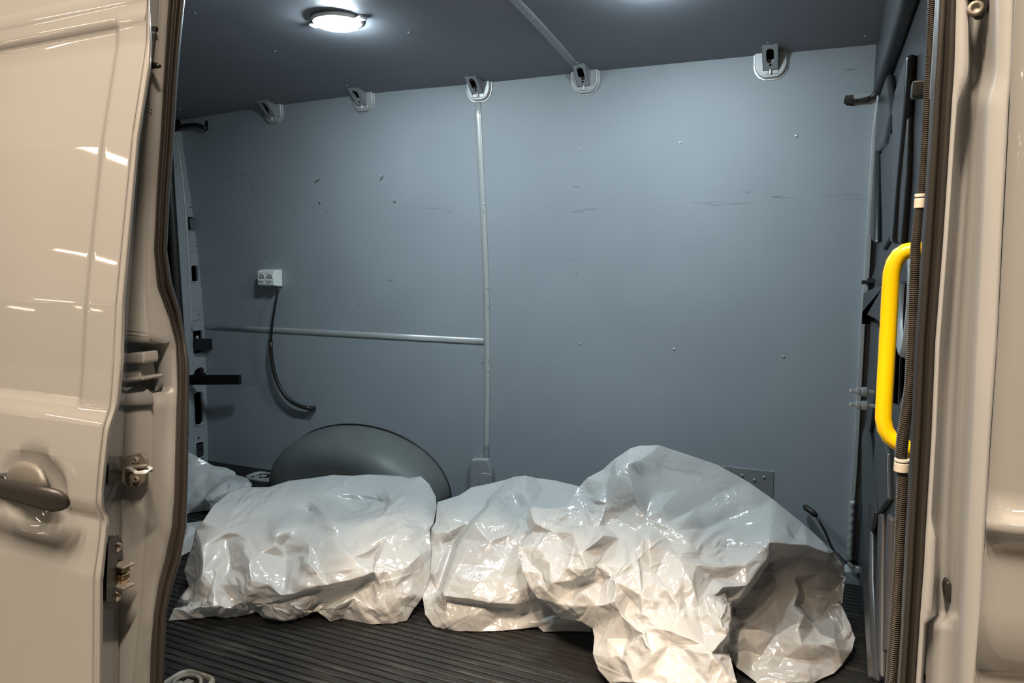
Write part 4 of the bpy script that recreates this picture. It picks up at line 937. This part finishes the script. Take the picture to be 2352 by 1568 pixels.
def facer(crest, bottom, bulge, g):
    """depth of a point on the front of a bag from its crest and floor lines"""
    def f(cx, cy, off=0.0):
        px, py = g(cx, cy)
        pc, yc = tab([(c[0], c[1]) for c in crest], px), tab([(c[0], c[2]) for c in crest], px)
        pb, yb_ = tab([(c[0], c[1]) for c in bottom], px), tab([(c[0], c[2]) for c in bottom], px)
        s = min(max((py - pc) / (pb - pc), 0), 1); y_ = lerp(yc, yb_, s) - bulge * math.sin(math.pi * s) - off
        return (px, py, aty(px, py, y_))
    return f
def Zp(g): return lambda cx, cy, z: (*g(cx, cy), atz(*g(cx, cy), z))
def Yp(g): return lambda cx, cy, y_: (*g(cx, cy), aty(*g(cx, cy), y_))
FINE = ((60, .16, .008, .0020), (90, .05, .006, .0012))

# --- bag over a wheel lying flat, left of centre
g = frame(370, 940, 2.497); z_ = Zp(g); y_ = Yp(g)
crest = [(466, 1205, 1.62), (560, 1225, 1.66), (634, 1222, 1.69), (760, 1200, 1.78), (875, 1190, 1.86), (985, 1215, 1.90)]
bot = [(388, 1425, 1.409), (450, 1415, 1.459), (650, 1425, 1.545), (760, 1425, 1.602), (850, 1430, 1.639), (930, 1425, 1.691), (990, 1380, 1.76)]
f_ = facer(crest, bot, .045, g)
ol = [z_(45, 1210, .003), z_(75, 1140, .035), y_(110, 1080, 1.50), y_(160, 1012, 1.54), y_(135, 930, 1.57), y_(150, 860, 1.59), y_(180, 780, 1.61), y_(200, 690, 1.64), z_(240, 640, .205), z_(300, 550, .205), z_(400, 470, .20), z_(480, 447, .20), z_(620, 445, .205), z_(730, 410, .212), z_(850, 395, .215), z_(980, 377, .22), z_(1100, 380, .217), z_(1200, 374, .222), z_(1360, 381, .217), z_(1425, 392, .215), z_(1490, 384, .23), z_(1540, 430, .215), z_(1575, 500, .20), z_(1582, 560, .185), y_(1562, 650, 1.95), y_(1540, 690, 1.90), y_(1548, 800, 1.86), y_(1540, 960, 1.79), y_(1500, 1080, 1.75), y_(1450, 1140, 1.72), z_(1410, 1211, .003), z_(1330, 1226, .003), z_(1200, 1231, .003), z_(1040, 1200, .003), z_(970, 1216, .003), z_(900, 1160, .03), z_(862, 1163, .03), z_(800, 1200, .003), z_(700, 1216, .003), z_(590, 1195, .004), z_(550, 1158, .02), z_(480, 1180, .003), z_(380, 1193, .003), z_(310, 1185, .003), z_(150, 1203, .003)]
inn = [z_(*p) for p in ((330, 620, .20), (420, 560, .205), (520, 510, .205), (640, 500, .212), (1050, 430, .218), (1290, 440, .218), (740, 570, .20), (860, 500, .212), (1050, 470, .20), (1250, 490, .20), (1050, 540, .178), (850, 570, .18), (1240, 540, .18), (1050, 600, .186), (1340, 530, .218), (1430, 470, .218), (1500, 560, .212), (1410, 590, .22), (620, 620, .20), (480, 620, .20), (560, 570, .205), (720, 640, .21), (360, 690, .20), (480, 714, .196), (600, 722, .20), (660, 706, .222), (790, 672, .212), (870, 650, .215), (980, 643, .238), (1090, 655, .214), (1260, 625, .214), (1370, 615, .224), (1470, 655, .20), (1520, 680, .185), (690, 470, .21), (1440, 420, .222))]
fr = [f_(*p) for p in ((1210, 940, .048), (950, 1000, .030), (700, 1062, .026), (490, 1102, .028), (1185, 965, -.006), (950, 1030, -.010), (700, 1092, -.008), (525, 1125, -.004), (1000, 740, .02), (1100, 850, .04), (725, 850, -.025), (500, 872, .035), (565, 822, .02), (520, 985, .035), (600, 935, .012), (850, 780, .015), (840, 905, .03), (655, 775, .02), (700, 775, -.012), (900, 860, .012), (380, 735, -.02), (300, 850, -.012), (250, 950, .005), (400, 905, -.025), (330, 1000, .005), (440, 1005, .018), (235, 800, .012), (470, 785, .025), (200, 1085, -.01), (300, 1072, .02), (420, 1095, .0), (300, 1130, .045), (180, 1150, .02), (400, 1135, .03), (1240, 862, .035), (1260, 1005, .025), (1295, 925, .04), (1215, 850, -.015), (1150, 750, .0), (1300, 720, .02), (1420, 780, .012), (1435, 700, .02), (1490, 745, -.01), (1330, 1030, .03), (1405, 905, .03), (1480, 830, .02), (1350, 1110, .03), (1220, 1150, .025), (1100, 1085, .03), (1130, 1040, -.02), (1000, 1125, .03), (940, 1150, .01), (880, 1140, -.05), (600, 1120, .015), (650, 1165, .04), (760, 1135, .04), (820, 1160, .02), (740, 1180, .03), (1450, 950, .0), (1430, 1060, .02), (560, 1130, .03), (1060, 790, .01), (1170, 820, .02))]
eg = [[(240, 640), (360, 690), (480, 714), (600, 722), (660, 706), (790, 672), (870, 650), (980, 643), (1090, 655), (1260, 625), (1370, 615), (1470, 655), (1520, 680)],
      [(980, 643), (1000, 740), (1100, 850), (1210, 940), (950, 1000), (700, 1062), (490, 1102)], [(1185, 965), (950, 1030), (700, 1092), (525, 1125)],
      [(500, 872), (725, 850)], [(660, 706), (700, 775), (725, 850)], [(500, 872), (520, 985), (490, 1102)], [(725, 850), (840, 905)], [(725, 850), (850, 780)],
      [(1215, 850), (1240, 862), (1295, 925), (1260, 1005)], [(1240, 862), (1420, 780)], [(1330, 1030), (1405, 905), (1480, 830)], [(862, 1163), (880, 1140), (1130, 1040), (1185, 965)], [(1350, 1110), (1330, 1030)]]
eg = [[g(*p) for p in c] for c in eg]
t1_ = empty('plastic_bag', (-1.45, 1.9, 0), 'white polythene bag over a flat round load, left of centre on the ribbed floor', 'plastic bag', 'white bags on the hold floor')
topm = lambda V: .35 + .65 * np.clip((.20 - V[:, 2]) / .04, 0, 1)
bag_mesh('bag', ol, inn + fr, eg, t1_, seed=3, wrinkle=1.25, specs=FINE, center=(-1.5, 1.95, 0), mask=topm, relax=lambda V: np.where(V[:, 2] > .185, .8, .25))

# --- middle bag with a flap folded over its front
g = frame(960, 980, 2.667); z_ = Zp(g); y_ = Yp(g)
crest = [(1001, 1190, 1.98), (1060, 1200, 1.98), (1120, 1190, 1.99), (1290, 1170, 2.08), (1380, 1165, 2.12)]
bot = [(980, 1400, 1.72), (1000, 1442, 1.685), (1150, 1448, 1.755), (1300, 1440, 1.85), (1370, 1450, 1.862)]
f_ = facer(crest, bot, .04, g)
ol = [z_(90, 1215, .004), y_(45, 1150, 1.71), y_(30, 1050, 1.745), y_(60, 900, 1.81), y_(72, 740, 1.88), y_(78, 620, 1.93), y_(104, 588, 1.955), y_(110, 560, 1.98), z_(120, 460, .225), z_(250, 420, .245), z_(330, 370, .255), z_(430, 350, .26), z_(550, 320, .265), z_(590, 305, .275), z_(660, 298, .285), z_(720, 312, .27), z_(850, 330, .262), z_(980, 362, .255), z_(1060, 420, .25), z_(1060, 540, .24), y_(1040, 700, 2.0), y_(1020, 900, 1.93), y_(1050, 1100, 1.88), z_(1060, 1252, .003), z_(900, 1251, .003), z_(770, 1256, .003), z_(735, 1226, .012), z_(600, 1240, .003), z_(500, 1249, .003), z_(380, 1253, .003), z_(250, 1251, .003), z_(112, 1228, .003)]
inn = [f_(*p) for p in ((150, 1010, .045), (210, 830, .05), (263, 690, .045), (200, 1000, .05), (170, 1130, .02), (120, 1010, -.03), (178, 830, -.035), (232, 690, -.03), (100, 650, .025), (145, 800, -.01), (100, 900, .0), (80, 1060, .0), (140, 720, -.005),
       (300, 765, .06), (440, 707, .055), (600, 680, .045), (690, 645, .05), (530, 735, .04), (380, 850, .05), (540, 800, .05), (640, 900, .03), (500, 930, .055), (370, 950, .062), (250, 930, .06), (160, 1033, .05), (300, 1055, .06), (450, 1080, .06), (600, 1088, .05), (300, 1078, .022), (450, 1104, .022), (600, 1112, .02), (170, 1062, .02), (180, 1190, .02), (500, 1172, .0), (620, 1150, -.01), (850, 1110, -.02), (350, 1150, .03), (700, 1190, .02), (850, 1190, .03), (960, 1180, .03), (740, 1050, .02), (700, 960, .035), (820, 880, .02), (900, 1000, .02), (640, 1000, .05))]
inn += [z_(*p) for p in ((340, 590, .245), (430, 500, .262), (490, 440, .262), (575, 395, .268), (315, 575, .215), (405, 490, .232), (250, 540, .225), (180, 560, .22), (300, 470, .24), (450, 410, .25), (600, 480, .235), (660, 410, .272), (690, 500, .245), (640, 560, .23), (520, 570, .25), (780, 400, .25), (900, 440, .245), (850, 520, .235), (950, 560, .23), (780, 600, .22), (200, 640, .20), (560, 640, .235))]
eg = [[(112, 1228), (170, 1130), (150, 1010), (210, 830), (263, 690), (340, 590), (430, 500), (490, 440), (575, 395), (660, 298)], [(120, 1010), (178, 830), (232, 690), (315, 575), (405, 490)],
      [(160, 1033), (300, 1055), (450, 1080), (600, 1088)], [(170, 1062), (300, 1078), (450, 1104), (600, 1112)], [(300, 765), (440, 707), (600, 680), (690, 645)], [(660, 298), (660, 410), (690, 500)], [(430, 500), (520, 570), (640, 560)], [(500, 1172), (620, 1150), (850, 1110)]]
eg = [[g(*p) for p in c] for c in eg]
t2_ = empty('plastic_bag', (-.95, 2.05, 0), 'middle white bag with a flat flap folded across its front', 'plastic bag', 'white bags on the hold floor')
bag_mesh('bag', ol, inn, eg, t2_, seed=11, wrinkle=.85, specs=FINE, center=(-.9, 2.1, 0), mask=lambda V: np.full(len(V), .6))

# --- big bag leaning at the right: main body
g = frame(1300, 980, 2.667); gB = frame(960, 980, 2.667)
def K(p):  # crop-B coordinates -> crop-C coordinates
    return ((p[0] / 2.667 + 960 - 1300) * 2.667, p[1])
crest = [(1190, 1225, 1.86), (1300, 1210, 1.87), (1440, 1240, 1.86), (1560, 1270, 1.85), (1640, 1330, 1.85), (1700, 1370, 1.86)]
bot = [(1190, 1420, 1.70), (1300, 1480, 1.68), (1390, 1560, 1.62), (1500, 1610, 1.55), (1600, 1630, 1.53), (1700, 1600, 1.56)]
f_ = facer(crest, bot, .03, g); y_ = Yp(g); z_ = Zp(g)
def Bf(x, y, off=0.): return f_(*K((x, y)), off)
def By(x, y, yy): return y_(*K((x, y)), yy)
ol = [Bf(1070, 1235, .0), Bf(1000, 1190, .02), Bf(875, 1175, .0), Bf(800, 1100, .02), Bf(740, 1050, .03), Bf(690, 990, .03), Bf(640, 880, .04), Bf(630, 740, .04), By(648, 690, 1.84), By(690, 645, 1.87), By(672, 610, 1.895), By(668, 560, 1.915), By(682, 500, 1.94), By(705, 487, 1.95), By(780, 498, 1.955), By(905, 486, 1.98), By(945, 430, 2.02), By(985, 370, 2.05), By(1040, 312, 2.07), By(1130, 265, 2.09), By(1200, 200, 2.10), By(1300, 132, 2.12),
      y_(450, 115, 2.13), y_(570, 113, 2.15), y_(650, 140, 2.16), y_(800, 190, 2.17), y_(930, 235, 2.18), y_(1120, 340, 2.18), y_(1270, 445, 2.17), y_(1450, 590, 2.15), y_(1560, 690, 2.13), y_(1640, 765, 2.12), y_(1700, 850, 2.12), y_(1712, 920, 2.12), y_(1700, 1000, 2.10), y_(1690, 1100, 2.08), y_(1740, 1210, 2.04), y_(1770, 1290, 2.02), y_(1750, 1370, 1.98), y_(1690, 1460, 1.93), z_(1640, 1510, .01), z_(1510, 1568, .004), z_(1420, 1590, .004), z_(1300, 1600, .004), z_(1170, 1565, .004), y_(1050, 1475, 1.80), y_(1005, 1400, 1.84),
      y_(990, 1345, 1.83), f_(1010, 1420, .02), f_(1045, 1568, .03), z_(1060, 1640, .004), z_(900, 1720, .004), z_(600, 1720, .004), z_(420, 1660, .004), f_(270, 1568, .02), f_(200, 1490, .03), f_(165, 1390, .03), f_(175, 1290, .02)]
inn = [Bf(*p) for p in ((720, 720, .05), (850, 650, .03), (960, 640, .05), (700, 640, -.01), (760, 900, .045), (700, 850, .03), (800, 830, .06), (900, 870, .075), (950, 940, .06), (1000, 780, .085), (900, 780, .05), (880, 690, .02), (1080, 720, .06), (1140, 665, .085), (1270, 850, .07), (1200, 920, .05), (1100, 850, .05), (1040, 880, .085), (1150, 910, .04), (820, 960, .08), (850, 1080, .05), (1000, 1010, .07), (1180, 960, .06), (1220, 950, .08), (1200, 1070, .09), (1270, 1150, .03), (1100, 1100, .05), (940, 1100, .06), (760, 970, .05), (960, 990, .02), (1130, 930, .01), (1060, 930, .03))]
inn += [By(*p) for p in ((720, 590, 1.855), (820, 560, 1.89), (920, 530, 1.95), (1020, 500, 1.98), (1070, 470, 1.99), (930, 590, 1.92), (1050, 600, 1.90), (1100, 620, 1.89), (1030, 400, 2.04), (1080, 420, 2.015), (1110, 450, 1.97), (1150, 350, 2.03), (1180, 290, 2.06), (1060, 530, 1.95), (1130, 560, 1.92))]
inn += [y_(*p) for p in ((310, 290, 2.00), (370, 225, 2.03), (410, 215, 2.04), (480, 190, 2.09), (620, 260, 2.12), (410, 380, 1.985), (430, 470, 1.975), (330, 680, 1.89), (250, 480, 1.96), (230, 600, 1.93), (300, 560, 1.955), (490, 560, 1.955), (560, 520, 1.97), (520, 610, 1.94), (600, 600, 1.945), (680, 640, 1.93), (640, 700, 1.91), (760, 720, 1.90), (900, 862, 1.855), (820, 800, 1.885), (430, 640, 1.92), (520, 430, 2.02), (470, 310, 2.05),
        (700, 380, 2.09), (800, 500, 2.065), (860, 620, 2.02), (1000, 560, 2.07), (1000, 770, 1.955), (1190, 770, 1.95), (950, 690, 1.99), (940, 800, 1.92), (1100, 700, 2.0), (1250, 600, 2.05), (1250, 714, 1.97), (1150, 500, 2.11), (960, 400, 2.13), (800, 300, 2.14), (1350, 580, 2.10), (1400, 680, 2.06), (1480, 728, 2.04), (1360, 716, 2.0), (1620, 770, 2.08),
        (1235, 800, 1.955), (1180, 870, 1.915), (1110, 972, 1.87), (1010, 1078, 1.84), (1060, 1050, 1.86), (905, 930, 1.845), (1010, 925, 1.88), (1100, 850, 1.90), (980, 1000, 1.86), (1020, 850, 1.89))]
# mouth of the bag under the overhang, deeper
inn += [y_(*p) for p in ((1255, 815, 2.04), (1210, 880, 2.0), (1135, 985, 1.95), (1035, 1090, 1.93), (1480, 790, 2.10), (1600, 850, 2.11), (1300, 890, 2.09), (1400, 925, 2.05), (1440, 960, 2.10), (1560, 900, 2.09), (1280, 1000, 2.05), (1425, 1005, 2.01), (1470, 1040, 2.08), (1200, 1100, 2.0), (1375, 1205, 1.93), (1395, 1105, 1.97), (1440, 1100, 2.04), (1420, 1240, 1.90), (1300, 1150, 1.98), (1250, 930, 2.04), (1520, 1000, 2.07), (1540, 960, 2.06), (1640, 1000, 2.10), (1560, 1080, 2.07), (1500, 1160, 2.02), (1450, 1150, 1.94), (1640, 1180, 2.05), (1520, 1240, 1.99), (1640, 1300, 1.94), (1560, 1330, 1.91), (1290, 1280, 1.91), (1440, 1330, 1.87), (1210, 1252, 1.89), (1100, 1290, 1.86), (1020, 1250, 1.86), (1100, 1200, 1.94), (1040, 1150, 1.92), (1640, 1410, 1.93), (1500, 1440, 1.88), (1350, 1420, 1.87), (1200, 1400, 1.86), (1100, 1370, 1.86), (1250, 1500, 1.82), (1400, 1520, 1.82), (1130, 1480, 1.83), (1710, 1300, 2.0), (1660, 1360, 1.93))]
# front flap
inn += [f_(*p) for p in ((470, 690, .03), (500, 695, .045), (440, 850, .055), (470, 860, .02), (520, 900, .035), (560, 900, .025), (690, 1120, .02), (620, 1000, .045), (360, 840, .05), (420, 760, .04), (310, 930, .05), (290, 1062, .075), (390, 1060, .03), (470, 1045, .065), (480, 1150, .05), (400, 1200, .03), (340, 1150, .06), (500, 1238, .045), (620, 1240, .055), (830, 1335, .045), (880, 1402, .065), (640, 1330, .03), (800, 850, .03), (760, 960, .05), (800, 1100, .025), (845, 1250, .03), (900, 1050, .05), (960, 980, .05), (1008, 1092, .055), (1000, 1180, .05), (985, 1270, .05), (940, 1200, .06), (920, 1350, .055), (700, 1200, .045), (600, 1100, .03), (760, 1450, .03), (950, 1480, .05), (850, 1560, .04), (700, 1590, .05), (540, 1500, .045), (520, 1400, .06), (440, 1300, .06), (380, 1310, .01), (340, 1400, .05), (260, 1300, .035), (250, 1420, .045), (330, 1500, .03), (420, 1560, .045), (560, 1600, .04), (470, 1270, .075), (900, 1640, .04), (700, 1680, .03), (690, 820, .03), (620, 760, .02), (960, 1090, .065))]
eg = [[(370, 225), (410, 380), (490, 560), (680, 640), (760, 720), (820, 800), (900, 862), (940, 800), (1000, 770), (1190, 770), (1250, 714), (1360, 716), (1480, 728), (1620, 770)],
      [(1250, 714), (1235, 800), (1180, 870), (1110, 972), (1060, 1050), (1010, 1078), (1008, 1092), (1000, 1180), (985, 1270), (990, 1345)],
      [(1255, 815), (1210, 880), (1135, 985), (1035, 1090)], [(500, 695), (520, 900), (620, 1000), (690, 1120)], [(470, 690), (470, 860)], [(500, 1238), (640, 1330), (880, 1402)], [(620, 1240), (830, 1335), (880, 1402)], [(800, 850), (800, 1100), (845, 1250), (880, 1402)], [(880, 1402), (985, 1270)], [(290, 1062), (340, 1150), (470, 1270)], [(470, 860), (470, 1045), (480, 1150), (500, 1238)], [(905, 930), (1110, 972)], [(1400, 925), (1425, 1005), (1395, 1105), (1375, 1205)], [(1450, 1150), (1420, 1240), (1290, 1280)], [(1450, 1150), (1520, 1240), (1560, 1330)], [(1020, 1250), (1210, 1252), (1290, 1280), (1440, 1330), (1560, 1330), (1640, 1300)], [(310, 290), (250, 480), (230, 600)]]
eg = [[g(*p) for p in c] for c in eg]
star = [[(1000, 780), (900, 780)], [(1000, 780), (1140, 665)], [(1000, 780), (1100, 850), (1150, 910)], [(1000, 780), (880, 690)], [(1000, 780), (1040, 880)], [(820, 960), (960, 990), (1130, 930), (1220, 950)], [(760, 900), (800, 830), (900, 780)], [(1220, 950), (1200, 1070), (1270, 1150)], [(705, 487), (720, 590), (690, 645)]]
eg += [[gB(*p) for p in c] for c in star]
t3_ = empty('plastic_bag', (-.3, 2.0, 0), 'largest white plastic bag, draped and crumpled at the right with its mouth hanging open', 'plastic bag', 'white bags on the hold floor')
bag_mesh('bag', ol, inn, eg, t3_, seed=23, specs=FINE, center=(-.3, 2.0, 0), mask=lambda V: 1 - .55 * np.clip((V[:, 1] - 1.93) / .08, 0, 1) * np.clip((V[:, 2] - .24) / .06, 0, 1), film=[g(*p) for p in ((1240, 835), (1330, 800), (1480, 790), (1620, 830), (1695, 900), (1690, 1100), (1700, 1240), (1640, 1300), (1560, 1270), (1500, 1190), (1450, 1140), (1440, 1200), (1380, 1215), (1290, 1278), (1200, 1245), (1010, 1235), (1010, 1120), (1045, 1095), (1140, 990))])

# --- bag half hidden behind the left seal, and one crumpled corner below it
g = frame(380, 1020, 5.6); y_ = Yp(g); z_ = Zp(g)
ol = [y_(-200, 80, 2.25), y_(120, 70, 2.26), y_(300, 104, 2.27), y_(430, 170, 2.28), y_(550, 238, 2.30), y_(620, 275, 2.32), y_(780, 300, 2.33), y_(890, 352, 2.33), y_(912, 396, 2.33), y_(985, 412, 2.32), y_(1060, 436, 2.30), y_(1116, 518, 2.27), y_(1104, 548, 2.25), y_(1000, 600, 2.2), y_(880, 640, 2.17), y_(760, 730, 2.14), y_(640, 810, 2.11), y_(580, 845, 2.10), z_(500, 852, .004), z_(290, 890, .004), z_(100, 930, .004), z_(-200, 980, .004)]
inn = [y_(*p) for p in ((50, 400, 2.18), (340, 300, 2.24), (560, 330, 2.27), (400, 420, 2.20), (520, 450, 2.22), (700, 330, 2.30), (740, 420, 2.28), (850, 400, 2.30), (540, 600, 2.17), (380, 560, 2.17), (330, 700, 2.13), (150, 700, 2.12), (290, 762, 2.08), (500, 690, 2.09), (560, 640, 2.11), (690, 520, 2.16), (790, 475, 2.2), (880, 445, 2.24), (290, 745, 2.12), (500, 675, 2.13), (550, 620, 2.15), (680, 505, 2.2), (840, 540, 2.17), (800, 610, 2.15), (940, 500, 2.23), (1050, 470, 2.25), (1020, 540, 2.22), (700, 640, 2.12), (560, 740, 2.09), (400, 800, 2.075), (280, 820, 2.075), (100, 820, 2.06), (620, 700, 2.1))]
eg = [[(290, 762), (500, 690), (560, 640), (690, 520), (790, 475), (880, 445)], [(340, 300), (560, 330), (740, 420)], [(1050, 470), (1020, 540)]]
eg = [[g(*p) for p in c] for c in eg]
t4_ = empty('plastic_bag', (-2.3, 2.25, 0), 'white bag half hidden behind the door seal at far left', 'plastic bag', 'white bags on the hold floor')
bag_mesh('bag', ol, inn, eg, t4_, seed=31, wrinkle=.25, specs=((20, .1, .01, .002),), center=(-2.45, 2.3, 0))
ol = [y_(100, 1010, 1.98), y_(285, 1012, 1.98), y_(380, 1002, 1.985), y_(470, 985, 1.99), y_(480, 1060, 1.95), y_(420, 1150, 1.92), y_(360, 1260, 1.89), z_(330, 1370, .003), z_(215, 1430, .003), z_(60, 1460, .003)]
inn = [y_(*p) for p in ((200, 1100, 1.93), (300, 1090, 1.92), (380, 1080, 1.95), (280, 1170, 1.89), (330, 1200, 1.90), (240, 1260, 1.87), (300, 1300, 1.85), (200, 1360, 1.83), (150, 1240, 1.87))]
t5_ = empty('plastic_bag', (-2.1, 1.9, 0), 'crumpled white bag corner lying low between the door seal and the round bundle', 'plastic bag', 'white bags on the hold floor')
bag_mesh('bag', ol, inn, [], t5_, seed=37, wrinkle=.4, specs=((10, .08, .008, .002),), center=(-2.15, 1.93, 0))
